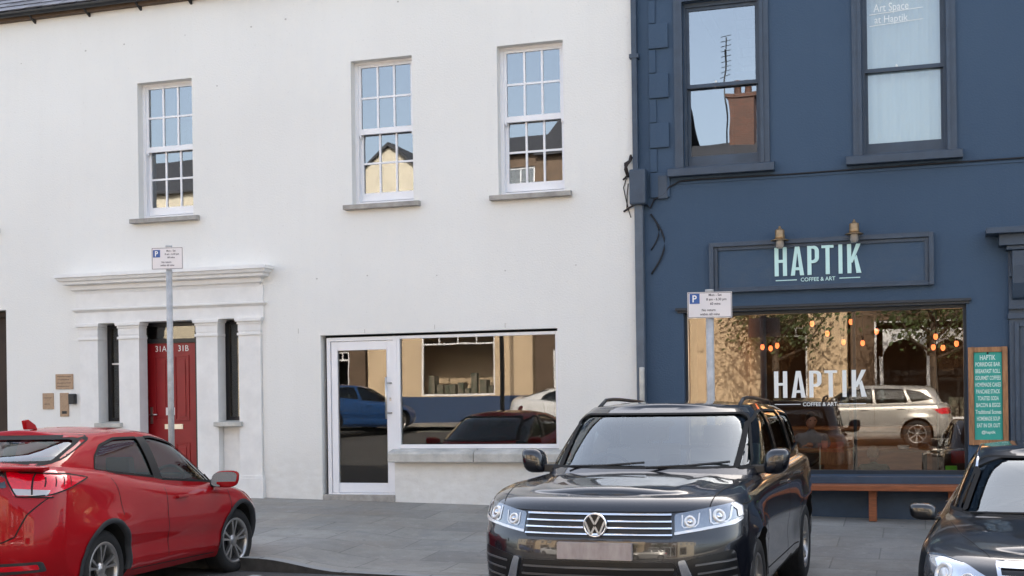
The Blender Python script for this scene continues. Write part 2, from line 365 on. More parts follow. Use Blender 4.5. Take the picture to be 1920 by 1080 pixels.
def haptik(mb, x0, x1, z0, z1, y0, y1):
    """condensed capitals HAPTIK drawn with bars"""
    H_ = z1 - z0; W = x1 - x0; st = W * .047
    # letter boxes as fractions of the width
    L = {'H': (0, .145), 'A': (.19, .345), 'P': (.385, .52), 'T': (.55, .69), 'I': (.745, .79), 'K': (.845, 1.0)}
    X = lambda k, t: x0 + W * (L[k][0] + (L[k][1] - L[k][0]) * t)
    def bar(pts): mb.prism(pts, y0, y1)
    a, b = X('H', 0), X('H', 1)
    bar([(a, z0), (a + st, z0), (a + st, z1), (a, z1)]); bar([(b - st, z0), (b, z0), (b, z1), (b - st, z1)])
    bar([(a + st, z0 + H_ * .46), (b - st, z0 + H_ * .46), (b - st, z0 + H_ * .56), (a + st, z0 + H_ * .56)])
    a, b = X('A', 0), X('A', 1); c = (a + b) / 2; s2 = st * .55
    bar([(a, z0), (a + st, z0), (c, z1 - H_ * .2), (c, z1), (c - s2, z1)]); bar([(b, z0), (c + s2, z1), (c, z1), (c, z1 - H_ * .2), (b - st, z0)])
    bar([(a + st * 1.1, z0 + H_ * .18), (b - st * 1.1, z0 + H_ * .18), (b - st * 1.3, z0 + H_ * .28), (a + st * 1.3, z0 + H_ * .28)])
    a, b = X('P', 0), X('P', 1)
    bar([(a, z0), (a + st, z0), (a + st, z1), (a, z1)])
    zt, zb = z1, z0 + H_ * .40; r = (zt - zb) * .32
    def arc(cx, cz, rr, t0, t1, n=6): return [(cx + rr * math.cos(t0 + (t1 - t0) * i / n), cz + rr * math.sin(t0 + (t1 - t0) * i / n)) for i in range(n + 1)]
    outer = [(a + st, zt)] + arc(b - r, zt - r, r, math.pi / 2, 0) + arc(b - r, zb + r, r, 0, -math.pi / 2) + [(a + st, zb)]
    ri = r * .45; t = H_ * .10
    inner = [(a + st, zt - t)] + arc(b - st - ri, zt - t - ri, ri, math.pi / 2, 0) + arc(b - st - ri, zb + t + ri, ri, 0, -math.pi / 2) + [(a + st, zb + t)]
    for i in range(len(outer) - 1): bar([outer[i], outer[i + 1], inner[i + 1], inner[i]])
    a, b = X('T', 0), X('T', 1); c = (a + b) / 2
    bar([(a, z1 - H_ * .1), (b, z1 - H_ * .1), (b, z1), (a, z1)]); bar([(c - st / 2, z0), (c + st / 2, z0), (c + st / 2, z1 - H_ * .1), (c - st / 2, z1 - H_ * .1)])
    a, b = X('I', 0), X('I', 1); bar([(a, z0), (b, z0), (b, z1), (a, z1)])
    a, b = X('K', 0), X('K', 1)
    bar([(a, z0), (a + st, z0), (a + st, z1), (a, z1)])
    bar([(a + st, z0 + H_ * .36), (a + st * 1.3, z0 + H_ * .36), (b, z1), (b - st * 1.05, z1), (a + st, z0 + H_ * .55)])
    bar([(a + st * 1.7, z0 + H_ * .50), (b - st * 1.1, z0), (b + st * .1, z0), (a + st * 2.3, z0 + H_ * .62)])
    return mb

# ------------------------------------------------------------------ ground
def road_z(x, y):
    z = -.02 * (max(-14, min(10, x)) + 6.4)
    if y < -9: z += .05 * min(12, -9 - y)
    if -8.5 < y < -4.3: z -= .012 * (1 - min(1, max(0, (x + 6.3) / .9))) * min(1, (y + 8.5) / 3.2)
    return z
def wall_base_z(x): return .35 - .02 * (max(-16, min(8, x)) + 8.83)
KY = -4.37
def kerb_top(x):
    up = .115; t = min(1, max(0, (x + 6.3) / .9)); up = up + (.022 - up) * (t * t * (3 - 2 * t))
    return road_z(x, 0) + up
def pave_z(x, y):
    t = min(1, max(0, (y - KY) / -KY)) ** 1.4; return kerb_top(x) * (1 - t) + wall_base_z(x) * t

def grid(mb, xs, ys, zf):
    v = [(x, y, zf(x, y)) for y in ys for x in xs]; n = len(xs)
    mb.add(v, [(j * n + i, j * n + i + 1, (j + 1) * n + i + 1, (j + 1) * n + i) for j in range(len(ys) - 1) for i in range(n - 1)], True)
xs = [-300, -60] + [-30 + i for i in range(23)] + [-7 + .15 * i for i in range(17)] + [-4 + i for i in range(35)] + [60, 300]
mb = MB(); grid(mb, xs, [-300, -60, -35, -25, -22, -19, -15, -12, -10.5, -9, -8.5, -7, -5.3, KY - .14, 0, 12, 60, 300], road_z)
struct(mb.build('road', 'asphalt'))
mb = MB(); pxs = [-16 + i * .5 for i in range(17)] + [-7.5 + .1 * i for i in range(1, 30)] + [-4.5 + i * .5 for i in range(28)]
grid(mb, pxs, [KY, -4.0, -3.6, -3.2, -2.7, -2.2, -1.65, -1.1, -.55, 0, .9], lambda x, y: pave_z(x, min(y, 0)) )
struct(mb.build('pavement', 'paving'))
mb = MB()
for i in range(len(pxs) - 1):
    a, b = pxs[i], pxs[i + 1]; za, zb_ = kerb_top(a) + .002, kerb_top(b) + .002; ra, rb = road_z(a, 0) - .1, road_z(b, 0) - .1
    y1 = KY; y0 = KY - .14
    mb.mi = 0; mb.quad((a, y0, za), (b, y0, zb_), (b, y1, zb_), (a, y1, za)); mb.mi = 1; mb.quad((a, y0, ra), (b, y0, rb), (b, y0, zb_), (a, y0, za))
mat('kerb_shade', (.07, .066, .06), .9, var=.5, vscale=6)  # kerb face: shade of the parked cars painted in as a dark colour
struct(mb.build('kerb', ['kerb_stone', 'kerb_shade']))
mb = MB(); grid(mb, xs, [-40, -30, -24, -20.6], lambda x, y: road_z(x, -20.6) + .12 + .02 * (-20.6 - y)); 
mb.add([(-30, -20.6, road_z(-30, -20.6) - .1), (30, -20.6, road_z(30, -20.6) - .1), (30, -20.6, road_z(30, -20.6) + .12), (-30, -20.6, road_z(-30, -20.6) + .12)], [(0, 1, 2, 3)])
struct(mb.build('far_pavement', 'paving'))
mb = MB()       # short worn bay line that shows beside the red car
def line_strip(x0, x1, y0, y1):
    n = 12
    for i in range(n):
        a = x0 + (x1 - x0) * i / n; b = x0 + (x1 - x0) * (i + 1) / n
        mb.quad((a, y0, road_z(a, y0) + .004), (b, y0, road_z(b, y0) + .004), (b, y1, road_z(b, y1) + .004), (a, y1, road_z(a, y1) + .004))
line_strip(-6.22, -6.12, -9.0, -4.75)
struct(mb.build('bay_marking', 'asphalt_line'))

# ------------------------------------------------------------------ the white house
WX0, WX1 = -22.0, -3.425
house = thing('town_house', 'long two storey house in smooth white render with sash windows and a slate roof', 'house', (-11, 0, .4))
mb = MB()
SASH = [(-14.03, -13.14, 4.31, 6.25, .13), (-10.645, -9.755, 4.31, 6.25, .13), (-7.305, -6.415, 4.31, 6.25, .13), (-5.225, -4.335, 4.31, 6.25, .13)]
ENTRY = (-11.66, -8.70, .2, 2.84, .34)
SHOP = (-7.81, -4.46, -.1, 2.565, .16)
OLD = (-13.95, -12.955, -.1, 3.09, .25)
wall_mesh(mb, WX0, WX1, -.4, 7.42, SASH + [ENTRY, SHOP, OLD])
mb.box(-6.745, -4.46, .012, .15, -.2, 1.0)            # wall below the shop window
mb.quad((WX0, 8, -.4), (WX0, 8, 7.42), (WX1, 8, 7.42), (WX1, 8, -.4)); mb.quad((WX0, 0, -.4), (WX0, 0, 7.42), (WX0, 8, 7.42), (WX0, 8, -.4))
mb.quad((WX1, .2, -.4), (WX1, 8, -.4), (WX1, 8, 7.42), (WX1, .2, 7.42))
mb.quad((WX0, 0, 7.42), (WX1, 0, 7.42), (WX1, 4.1, 10.3), (WX0, 4.1, 10.3)) if False else None
mb.prism([(0.0, 7.42), (4.1, 10.25), (8, 7.42)], WX0, WX0 + .2, 'x'); mb.prism([(0.0, 7.42), (4.1, 10.25), (8, 7.42)], WX1 - .2, WX1, 'x')
mb.box(-3.60, WX1, -.022, -.002, 1.2, 7.4)              # shallow strip at the right-hand end
# old fixing holes, filled, and hairline ticks above the shop window
mb.mi = 1
rr = random.Random(3)
for (x, z) in [(-12.62, 6.72), (-11.5, 6.80), (-10.85, 6.83), (-9.85, 6.86), (-8.8, 6.87), (-8.27, 6.92), (-6.6, 6.98), (-5.95, 7.28), (-5.6, 7.08), (-7.85, 3.34), (-7.1, 3.35), (-6.1, 3.31), (-5.15, 3.33), (-4.2, 3.36), (-9.35, 6.1), (-4.9, 6.95)]:
    r = .008 + .007 * rr.random(); mb.add([(x + r * math.cos(t * 1.05 + 1) * (1 + .4 * rr.random()), -.003, z + r * math.sin(t * 1.05 + 1)) for t in range(6)], [tuple(range(6))])
for (x, z, h) in [(-8.14, 2.60, .07), (-7.15, 2.58, .05), (-6.14, 2.60, .06), (-5.16, 2.59, .06)]:
    mb.box(x - .004, x + .004, -.004, 0.001, z, z + h)
mat('filler', (.50, .48, .45), .8)
mb.build('wall', ['white_render', 'filler'], house)
mb = MB()
mb.prism([(-.17, 7.40), (-.17, 7.44), (4.1, 10.42), (8.2, 7.44), (8.2, 7.40), (4.1, 10.36)], WX0 - .1, WX1 + .02, 'x')
ro = mb.build('roof', 'slates', house)
# real slate courses on the street slope
mb = MB(); u = Vector((0, 4.27, 2.98)).normalized(); nrm = Vector((0, -u.z, u.y)); rs = random.Random(5)
for k in range(14):
    base = Vector((0, -.185, 7.452)) + u * (k * .2); x = WX0 + (k % 2) * .15
    while x < WX1 - .3:
        t = rs.uniform(0, .004); d = base + nrm * (.014 + t); e = base + u * .24 + nrm * .002; jj = rs.uniform(-.004, .006)
        mb.mi = rs.choice((0, 0, 1))
        mb.add([(x, d.y - jj * .8, d.z - jj * .6), (x + .292, d.y - jj * .8, d.z - jj * .6), (x + .292, e.y, e.z), (x, e.y, e.z),
                (x, base.y, base.z), (x + .292, base.y, base.z)], [(0, 1, 2, 3), (0, 4, 5, 1)]); x += .3
mat('slate_a', (.135, .135, .155), .5, var=.3, vscale=5, bump=.3); mat('slate_b', (.095, .095, .11), .55, var=.3, vscale=5, bump=.3)
sc_ = mb.build('slate_courses', ['slate_a', 'slate_b'], ro)
mb = MB()
pr = [(math.cos(t) * .055 - .175, 7.415 + math.sin(t) * .055) for t in [math.pi + math.pi * i / 8 for i in range(9)]]
mb.prism(pr + [(-.125, 7.415), (-.225, 7.415)][:0] , WX0, WX1 + .02, 'x'); 
gut = mb.build('gutter', 'black_plastic', house)
mb = MB(); mb.box(WX0, WX1, -.10, -.002, 7.335, 7.42); mb.build('fascia_board', 'brown_wall', house)
for x in (-12.36, -11.42, -10.56, -9.74, -8.9, -8.0, -13.4):
    mb = MB(); mb.prism([(-.004, 7.33), (-.004, 7.28), (-.03, 7.29), (-.12, 7.345), (-.15, 7.365), (-.03, 7.35)], x - .014, x + .014, 'x'); mb.build('gutter_bracket', 'black_plastic', house)

def sash_window(x0, x1, z0, z1, parent):
    """six-over-six box sash set in a reveal, stone sill below"""
    f = MB(); frame_box(f, x0, x1, z0 + .0, z1, .045, .13, .26, tb=.05, tt=.03)
    win = f.build('window', 'upvc', parent)
    zm = (z0 + z1) / 2 + .03
    for nm, ya, (a, b), rail_b, rail_t in (('upper_sash', .15, (zm - .03, z1 - .03), .075, .035), ('lower_sash', .205, (z0 + .07, zm + .02), .11, .035)):
        s = MB(); xa, xb = x0 + .045, x1 - .045; t = .038
        frame_box(s, xa, xb, a, b, t, ya, ya + .045, tb=rail_b, tt=rail_t)
        gx0, gx1, gz0, gz1 = xa + t, xb - t, a + rail_b, b - rail_t; g = .013
        for k in (1, 2):
            xm = gx0 + (gx1 - gx0) * k / 3; s.box(xm - g, xm + g, ya + .004, ya + .04, gz0, gz1)
        s.box(gx0, gx1, ya + .006, ya + .038, (gz0 + gz1) / 2 - g, (gz0 + gz1) / 2 + g)
        if nm == 'upper_sash':
            for xh in (xa, xb - .03): s.prism([(xh, a), (xh + .03, a), (xh + .03, a - .03), (xh + (.0 if xh > xa else .02), a - .05)], ya, ya + .045)
        sa = s.build(nm, 'upvc', win)
        g_ = MB(); g_.box(gx0, gx1, ya + .018, ya + .024, gz0, gz1); go = g_.build('pane', 'win_glass', win)
    s = MB(); s.prism([(-.10, z0 - .07), (-.10, z0 - .008), (.13, z0 + .012), (.13, z0 - .07)], x0 - .10, x1 + .10, 'x')
    s.build('sill', 'stone', win, bevel=.006)
    # dark room and a pale blind box behind the glass
    r_ = MB(); r_.box(x0 - .2, x1 + .2, .30, 1.6, z0 - .1, z1 + .2); r_.f = r_.f[:2] + r_.f[3:]; 
    return win
for (a, b, c, d, e) in SASH: sash_window(a, b, c, d, house)
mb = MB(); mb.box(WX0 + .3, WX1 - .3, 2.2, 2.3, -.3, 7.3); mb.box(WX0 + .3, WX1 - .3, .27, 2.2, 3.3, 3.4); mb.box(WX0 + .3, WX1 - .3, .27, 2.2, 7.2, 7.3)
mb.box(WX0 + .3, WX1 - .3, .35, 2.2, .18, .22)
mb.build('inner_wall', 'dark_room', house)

# door surround of the flats entrance
P = MB()
def moulding(mb, prof, x0, x1, ret=True):
    """profile [(y,z)..] along X with ends mitred by returning shorter pieces"""
    for (ya, za), (yb, zb) in zip(prof[:-1], prof[1:]):
        mb.quad((x0 + (ya + .25 if ret else 0), ya, za), (x1 - (ya + .25 if ret else 0), ya, za), (x1 - (yb + .25 if ret else 0), yb, zb), (x0 + (yb + .25 if ret else 0), yb, zb))
        if ret:
            for sx, xx in ((1, x0), (-1, x1)):
                mb.quad((xx + sx * (ya + .25), ya, za), (xx + sx * (ya + .25), 0, za), (xx + sx * (yb + .25), 0, zb), (xx + sx * (yb + .25), yb, zb))
cor = [(-.001, 3.57), (-.24, 3.545), (-.245, 3.50), (-.225, 3.49), (-.21, 3.455), (-.175, 3.44), (-.17, 3.405), (-.15, 3.40), (-.09, 3.385), (-.085, 3.33), (-.045, 3.31), (-.03, 3.27)]
moulding(P, cor, -11.93, -8.50)
cor_o = P.build('cornice', 'white_trim', house)
P = MB(); P.box(-11.71, -8.66, -.03, -.001, 2.84, 3.29)
moulding(P, [(-.03, 3.065), (-.075, 3.055), (-.075, 3.035), (-.05, 3.02), (-.03, 3.0)], -11.93, -8.44)
ent = P.build('entablature', 'white_trim', house)
for (a, b) in ((-11.67, -11.31), (-11.01, -10.62), (-9.74, -9.35), (-9.07, -8.68)):
    P = MB(); P.box(a + .025, b - .025, -.045, .16, .22, 2.66)
    P.box(a + .01, b - .01, -.062, .15, 2.60, 2.635); P.box(a + .01, b - .01, -.062, .14, 2.755, 2.79); P.prism([(a - .005, 2.79), (b + .005, 2.79), (b + .02, 2.838), (a - .02, 2.838)], -.085, .14)
    P.box(a + .02, b - .02, -.05, .14, 2.66, 2.755)
    P.box(a + .0, b - .0, -.07, .14, .2, .62); P.box(a + .01, b - .01, -.055, .14, .62, .66)
    P.build('pilaster', 'white_trim', house, bevel=.004)
P = MB()
for (a, b) in ((-11.31, -11.22), (-11.10, -11.01), (-10.62, -10.56), (-9.80, -9.74), (-9.35, -9.27), (-9.15, -9.07)):
    pass
for (a, b) in ((-11.33, -10.99), (-9.37, -9.05)):       # panel below each sidelight
    P = MB(); P.box(a, b, .08, .30, .2, 1.36); P.build('sidelight_panel', 'white_trim', house)
P.box(-11.63, -8.70, .30, .34, .1, 2.84) if False else None
for (a, b) in ((-11.40, -11.345), (-9.445, -9.395), (-10.99, -10.93), (-9.05, -9.0)): P = MB(); P.box(a, b, .12, .33, 1.4, 2.84); P.build('jamb', 'white_trim', house)
for (a, b) in ((-11.345, -10.96), (-9.395, -9.02)):
    P = MB(); frame_box(P, a, b, 1.42, 2.82, .06, .20, .27, tb=.05, tt=.05)
    sl_ = P.build('sidelight', 'black_frame', house)
    g_ = MB(); g_.box(a + .06, b - .06, .23, .236, 1.47, 2.77); g_.build('pane', 'shop_glass', sl_)
    if a < -11: g_ = MB(); g_.box(a + .06, b - .06, .222, .25, 2.245, 2.27); g_.build('glazing_bar', 'white_trim', sl_)
    s = MB(); s.prism([(-.10, 1.34), (-.10, 1.40), (.20, 1.42), (.20, 1.34)], a - .03, b + .03, 'x'); s.build('sill', 'stone_white', sl_, bevel=.005)
# red front door
P = MB(); frame_box(P, -10.77, -9.86, .2, 2.83, .05, .24, .32, tb=.02, tt=.05); P.box(-10.72, -9.91, .245, .315, 2.54, 2.60); 
df = P.build('door_frame', 'black_frame', house)
g_ = MB(); g_.box(-10.72, -9.91, .27, .276, 2.60, 2.78); g_.build('fanlight', 'shop_glass', df)
P = MB(); P.box(-10.72, -9.91, .275, .315, .24, 2.54)
for (a, b, c, d) in ((-10.60, -10.36, 1.42, 2.36), (-10.27, -10.03, 1.42, 2.36), (-10.60, -10.36, .42, 1.10), (-10.27, -10.03, .42, 1.10)):
    frame_box(P, a, b, c, d, .022, .262, .276); P.prism([(a + .06, c + .06), (b - .06, c + .06), (b - .06, d - .06), (a + .06, d - .06)], .264, .276)
fd = P.build('front_door', 'red_door', house, bevel=.003)
P = MB(); P.box(-10.675, -10.640, .262, .276, 1.38, 1.62); P.tube([(-10.657, .265, 1.51), (-10.657, .225, 1.51), (-10.54, .225, 1.51)], .011, 8); P.build('door_handle', 'steel', fd)
P = MB(); P.box(-10.44, -10.14, .262, .276, 1.30, 1.37); P.box(-10.42, -10.16, .256, .264, 1.31, 1.36); P.build('letter_plate', 'steel', fd)
P = MB(); P.box(-10.50, -10.27, .268, .277, 1.50, 1.61); P.build('notice', 'sign_white', fd)
put_text('door_number', '31A', -10.49, 2.462, .085, .20, .272, 'letter_white', fd)
put_text('door_number', '31B', -10.12, 2.462, .085, .20, .272, 'letter_white', fd)

# shop front in the white house
P = MB(); frame_box(P, -7.75, -6.715, .40, 2.53, .055, .06, .13, tb=.02, tt=.05); fr_ = P.build('shop_door_frame', 'upvc', house, bevel=.003)
P = MB(); frame_box(P, -7.69, -6.775, .425, 2.475, .095, .075, .125, tb=.13, tt=.12); sd_ = P.build('shop_door', 'upvc', house, bevel=.004)
g_ = MB(); g_.box(-7.595, -6.87, .10, .108, .555, 2.355); g_.build('pane', 'shop_glass', sd_)
g_ = MB(); g_.tube([(-6.86, .02, 1.42), (-6.86, .02, 1.98)], .014, 10); g_.tube([(-6.86, .02, 1.50), (-6.86, .03, 1.50), (-6.80, .076, 1.50)], .011, 8); g_.tube([(-6.86, .02, 1.90), (-6.86, .03, 1.90), (-6.80, .076, 1.90)], .011, 8); g_.build('pull_handle', 'steel', sd_)
g_ = MB(); g_.lathe([(0, -.008), (.012, -.008), (.012, .002)], (-6.82, .072, 1.70), 'y', 12); g_.box(-6.832, -6.808, .066, .076, 1.66, 1.70); g_.build('lock', 'steel', sd_)
P = MB(); P.box(-7.80, -6.745, -.005, .16, .28, .40); P.build('threshold', 'stone', house, bevel=.004)
P = MB(); frame_box(P, -6.712, -4.462, 1.02, 2.53, .042, .055, .125, tb=.055, tt=.04); sw = P.build('shop_window', 'upvc', house, bevel=.003)
g_ = MB(); g_.box(-6.67, -4.504, .088, .096, 1.075, 2.49); g_.build('pane', 'shop_glass', sw)
for (a, b) in ((-6.79, -5.585), (-5.578, -4.36)):
    s = MB(); s.prism([(-.13, .845), (-.13, .955), (-.10, .985), (.055, 1.018), (.055, .845)], a, b, 'x'); s.build('sill', 'stone_white', sw, bevel=.012)
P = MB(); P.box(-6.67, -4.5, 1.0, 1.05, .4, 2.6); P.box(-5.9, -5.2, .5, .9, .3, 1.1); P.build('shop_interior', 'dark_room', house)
# far-left dark doorway
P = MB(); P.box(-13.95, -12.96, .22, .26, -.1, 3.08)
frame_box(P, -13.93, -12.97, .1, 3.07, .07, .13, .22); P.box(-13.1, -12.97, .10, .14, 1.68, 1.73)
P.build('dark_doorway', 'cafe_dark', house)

# ------------------------------------------------------------------ the navy building with the cafe
navy = thing('shop_building', 'two storey building painted dark navy blue with the cafe window', 'shop', (1, 0, .2))
HW = [(-2.79, -1.85, 4.50, 6.55, .16), (-.65, .30, 4.50, 6.55, .16)]
CAFE = (-2.83, .485, .70, 2.70, .20)
BX0, BX1 = -3.42, 7.0
mb = MB(); wall_mesh(mb, BX0, BX1, -.4, 7.9, HW + [CAFE])
mb.quad((BX0, 0, -.4), (BX0, 0, 7.9), (BX0, 9, 7.9), (BX0, 9, -.4)); mb.quad((BX1, 0, -.4), (BX1, 9, -.4), (BX1, 9, 7.9), (BX1, 0, 7.9)); mb.quad((BX0, 9, -.4), (BX0, 9, 7.9), (BX1, 9, 7.9), (BX1, 9, -.4))
mb.prism([(0, 7.9), (4.5, 10.7), (9, 7.9)], BX0, BX0 + .2, 'x')
# line of the old cable run / string
mb.box(-3.1, BX1, -.012, -.001, 4.30, 4.325)
mb.build('wall', 'navy_render', navy)
mb = MB(); mb.prism([(-.2, 7.88), (-.2, 7.94), (4.5, 10.8), (9.2, 7.94), (9.2, 7.88), (4.5, 10.7)], BX0, BX1, 'x'); mb.build('roof', 'slates', navy)
# quoins
for k in range(6):
    z = 4.15 + k * .62
    mb = MB(); mb.box(-3.22, -2.97, -.035, -.001, z, z + .31); mb.build('quoin', 'navy_render', navy, bevel=.012)
    mb = MB(); mb.box(-3.22, -3.13, -.022, -.001, z + .32, z + .61); mb.build('quoin', 'navy_render', navy, bevel=.01)
mb = MB(); mb.box(-2.97, -2.88, -.02, -.001, 4.5, 9); mb.build('angle_strip', 'navy_render', navy) if False else None
for i, (a, b, c, d, e) in enumerate(HW):
    P = MB()
    for t, yy in ((.11, -.030), (.045, -.045)):
        P.box(a - t, a - .003 + (0 if t > .05 else 0), yy, -.001, c, d + t); P.box(b + .003, b + t, yy, -.001, c, d + t); P.box(a - .003, b + .003, yy, -.001, d + .003, d + t)
    win = P.build('window', 'navy_trim', navy)
    P = MB(); frame_box(P, a, b, c, d, .03, .06, .20, tb=.03, tt=.05); P.build('box_frame', 'navy_trim', win)
    zm = 5.53
    P = MB(); frame_box(P, a + .03, b - .03, zm - .03, d - .05, .032, .09, .13, tb=.045, tt=.04); P.build('upper_sash', 'navy_trim', win)
    P = MB(); frame_box(P, a + .03, b - .03, c + .03, zm + .02, .032, .145, .185, tb=.13, tt=.045); P.build('lower_sash', 'navy_trim', win)
    g_ = MB(); g_.box(a + .062, b - .062, .108, .113, zm + .015, d - .09); g_.build('pane', 'old_glass' if i else 'old_glass_dark', win)
    g_ = MB(); g_.box(a + .062, b - .062, .163, .168, c + .16, zm - .025); g_.build('pane', 'old_glass' if i else 'old_glass_dark', win)
    # pale net curtain hung just inside
    g_ = MB(); n = 40
    for k in range(n):
        xa, xb = a + .03 + (b - a - .06) * k / n, a + .03 + (b - a - .06) * (k + 1) / n
        g_.add([(xa, .27 + .008 * math.sin(k * 1.3), c), (xb, .27 + .008 * math.sin((k + 1) * 1.3), c), (xb, .27 + .008 * math.sin((k + 1) * 1.3), d), (xa, .27 + .008 * math.sin(k * 1.3), d)], [(0, 1, 2, 3)], True)
    mat('net', (.72, .76, .78), .9)
    if i == 1: g_.build('blind', 'net', win)
    s = MB(); s.prism([(-.13, c - .115), (-.13, c - .02), (.06, c + .02), (.06, c - .115)], a - .19, b + .17, 'x'); s.build('sill', 'navy_trim', win, bevel=.006)
    if i == 1:
        put_text('window_writing', 'Art Space', -.31, 6.27, .095, .40, .104, 'letter_white', win); put_text('window_writing', 'at Haptik', -.31, 6.13, .085, .38, .104, 'letter_white', win)
        g_ = MB(); g_.prism([(-.56, 6.188), (0.05, 6.222), (0.05, 6.230), (-.56, 6.196)], .103, .105); g_.prism([(-.56, 6.052), (0.05, 6.086), (0.05, 6.094), (-.56, 6.060)], .103, .105); g_.build('underlines', 'letter_white', win)
    g_ = MB(); g_.ball(((a + b) / 2 - .08, .10, zm + .03), .014, .014, .02, 6); g_.build('catch', 'letter_white', win)
# cafe window
P = MB(); frame_box(P, -2.83, .485, .70, 2.70, .035, .09, .19, tb=.05, tt=.045); P.box(-.810, -.772, .156, .20, .75, 2.655)
cw = P.build('cafe_window', 'navy_dark', navy)
P = MB(); P.box(-2.795, -2.787, .10, .13, .75, 2.655); P.build('glazing_bead', 'steel', cw)
g_ = MB(); g_.box(-2.795, -.791, .145, .153, .75, 2.655); g_.build('pane', 'cafe_glass', cw); g_ = MB(); g_.box(-.789, .45, .145, .153, .75, 2.655); g_.build('pane', 'cafe_glass', cw)
g_ = MB(); haptik(g_, -1.745, -.655, 1.63, 1.955, .140, .143); g_.build('window_lettering', 'letter_white', cw)
for a, b in ((-1.74, -1.43), (-.97, -.66)): g_ = MB(); g_.box(a, b, .140, .143, 1.545, 1.553); g_.build('window_rule', 'letter_white', cw)
put_text('window_tagline', 'COFFEE & ART', -1.20, 1.548, .046, .42, .141, 'letter_white', cw, bold=.012)
P = MB(); P.prism([(-.10, .60), (-.10, .68), (.09, .70), (.09, .60)], -2.93, .56, 'x'); P.box(-2.86, .50, -.05, -.001, .60, .64); P.build('sill', 'navy_trim', cw, bevel=.004)
P = MB(); P.box(-2.90, .52, -.02, -.001, 2.70, 2.73); P.box(-2.92, .54, -.055, -.001, 2.73, 2.76); P.build('head_moulding', 'navy_dark', cw)
P = MB(); P.box(-2.9, .56, -.012, -.001, .1, .598); P.build('stall_riser', 'navy_trim', navy)
# shopfront pilaster and cornice on the right
P = MB()
P.box(.945, 1.55, -.06, -.001, 0, 3.28); frame_box(P, 1.00, 1.50, .3, 2.46, .05, -.085, -.055); P.box(.93, 1.56, -.09, -.001, 2.50, 2.56); P.box(.94, 1.56, -.11, -.001, 2.61, 2.65)
P.build('shopfront_pilaster', 'navy_trim', navy, bevel=.004)
P = MB(); P.prism([(-.001, 2.68), (-.10, 2.74), (-.17, 2.9), (-.19, 3.10), (-.19, 3.27), (-.001, 3.27)], .98, 1.52, 'x'); P.box(.95, 1.54, -.13, -.001, 2.98, 3.03); P.build('bracket', 'navy_trim', navy, bevel=.006)
P = MB(); P.box(.70, 5.6, -.34, -.001, 3.46, 3.53); P.box(.84, 5.5, -.24, -.001, 3.33, 3.458); P.box(.92, 5.4, -.20, -.001, 3.281, 3.329); P.build('shopfront_cornice', 'navy_trim', navy, bevel=.006)
P = MB(); P.box(1.56, 5.0, -.03, -.001, 2.6, 3.28); frame_box(P, 1.7, 4.8, .6, 2.55, .08, -.04, -.001); P.build('shopfront_panel', 'navy_trim', navy)

# cafe interior
P = MB(); X0, X1, Y1, Z0, Z1 = -3.2, 1.4, 6.5, .19, 3.0
P.quad((X0, Y1, Z0), (X1, Y1, Z0), (X1, Y1, Z1), (X0, Y1, Z1)); P.quad((X0, .21, Z0), (X0, Y1, Z0), (X0, Y1, Z1), (X0, .21, Z1)); P.quad((X1, .21, Z0), (X1, .21, Z1), (X1, Y1, Z1), (X1, Y1, Z0))
P.mi = 1; P.quad((X0, .21, Z1), (X1, .21, Z1), (X1, Y1, Z1), (X0, Y1, Z1)); P.mi = 2; P.quad((X0, .21, Z0), (X1, .21, Z0), (X1, Y1, Z0), (X0, Y1, Z0))
P.mi = 1; P.box(-2.3, -1.2, 4.2, 6.4, Z0 + .002, 2.9); P.box(.2, 1.35, 3.8, 6.4, Z0 + .002, 2.99); P.mi = 0; P.box(-3.1, -2.35, 2.6, 6.4, Z0 + .002, 2.99)
P.build('cafe_room', ['cafe_wall', 'cafe_dark', 'cafe_floor'], navy)
P = MB(); P.box(-2.0, .1, 3.2, 3.7, .2, 1.15); P.box(-2.05, .15, 3.15, 3.75, 1.151, 1.20); ct = P.build('counter', 'table_wood', None)
tag(ct, 'dark wooden serving counter at the back of the cafe', 'counter')
pend = thing('pendant_bulb', 'warm filament bulb', 'pendant light', shift=True)
def pendant(x, y, z, label, first=None):
    t = thing('pendant_bulb', label, 'pendant light', (x, y, z), 0, 'bare filament bulbs hanging in the cafe') if first is None else first
    b_ = MB(); b_.ball((x, y, z), .028, .028, .042, 8); b_.build('bulb', 'bulb', t)
    b_ = MB(); b_.lathe([(0, .075), (.014, .075), (.016, .03), (0.012, .028)], (x, y, z), 'z', 12); b_.build('socket', 'black_plastic', t)
    b_ = MB(); b_.tube([(x, y, z + .07), (x, y, 2.995)], .003, 5); b_.build('flex', 'black_plastic', t)
    return t
bpy.data.objects.remove(pend)
PB = [(0, -2.1, 2.33, 'lit bulb leftmost in the close trio at the left of the cafe window'),
      (0, -1.99, 2.31, 'lit bulb middle and lowest in the close trio at the left of the window'),
      (0, -1.9, 2.345, 'lit bulb rightmost in the close trio at the left of the cafe window'),
      (0, -1.43, 2.63, 'small high lit bulb left of the window middle'),
      (0, -1.23, 2.49, 'lit filament bulb above the letter P of the window lettering'),
      (0, -1.02, 2.37, 'lit filament bulb above the letter I of the window lettering'),
      (0, -0.92, 2.64, 'lit bulb near the top just left of the window mullion'),
      (0, -0.77, 2.35, 'lit filament bulb just right of the window mullion'),
      (0, -0.59, 2.5, 'lit bulb second to the right of the window mullion'),
      (0, 0.16, 2.41, 'lit bulb uppermost above the close pair at the right of the window'),
      (0, 0.13, 2.27, 'lit bulb, left one of the close pair at the right'),
      (0, 0.25, 2.26, 'lit bulb, right one of the close pair at the right'),
      (0, 0.42, 2.31, 'lit filament bulb nearest the right end of the cafe window')]
for i, (_, x, z, lab) in enumerate(PB):
    pendant(x, 2.0, z, lab)
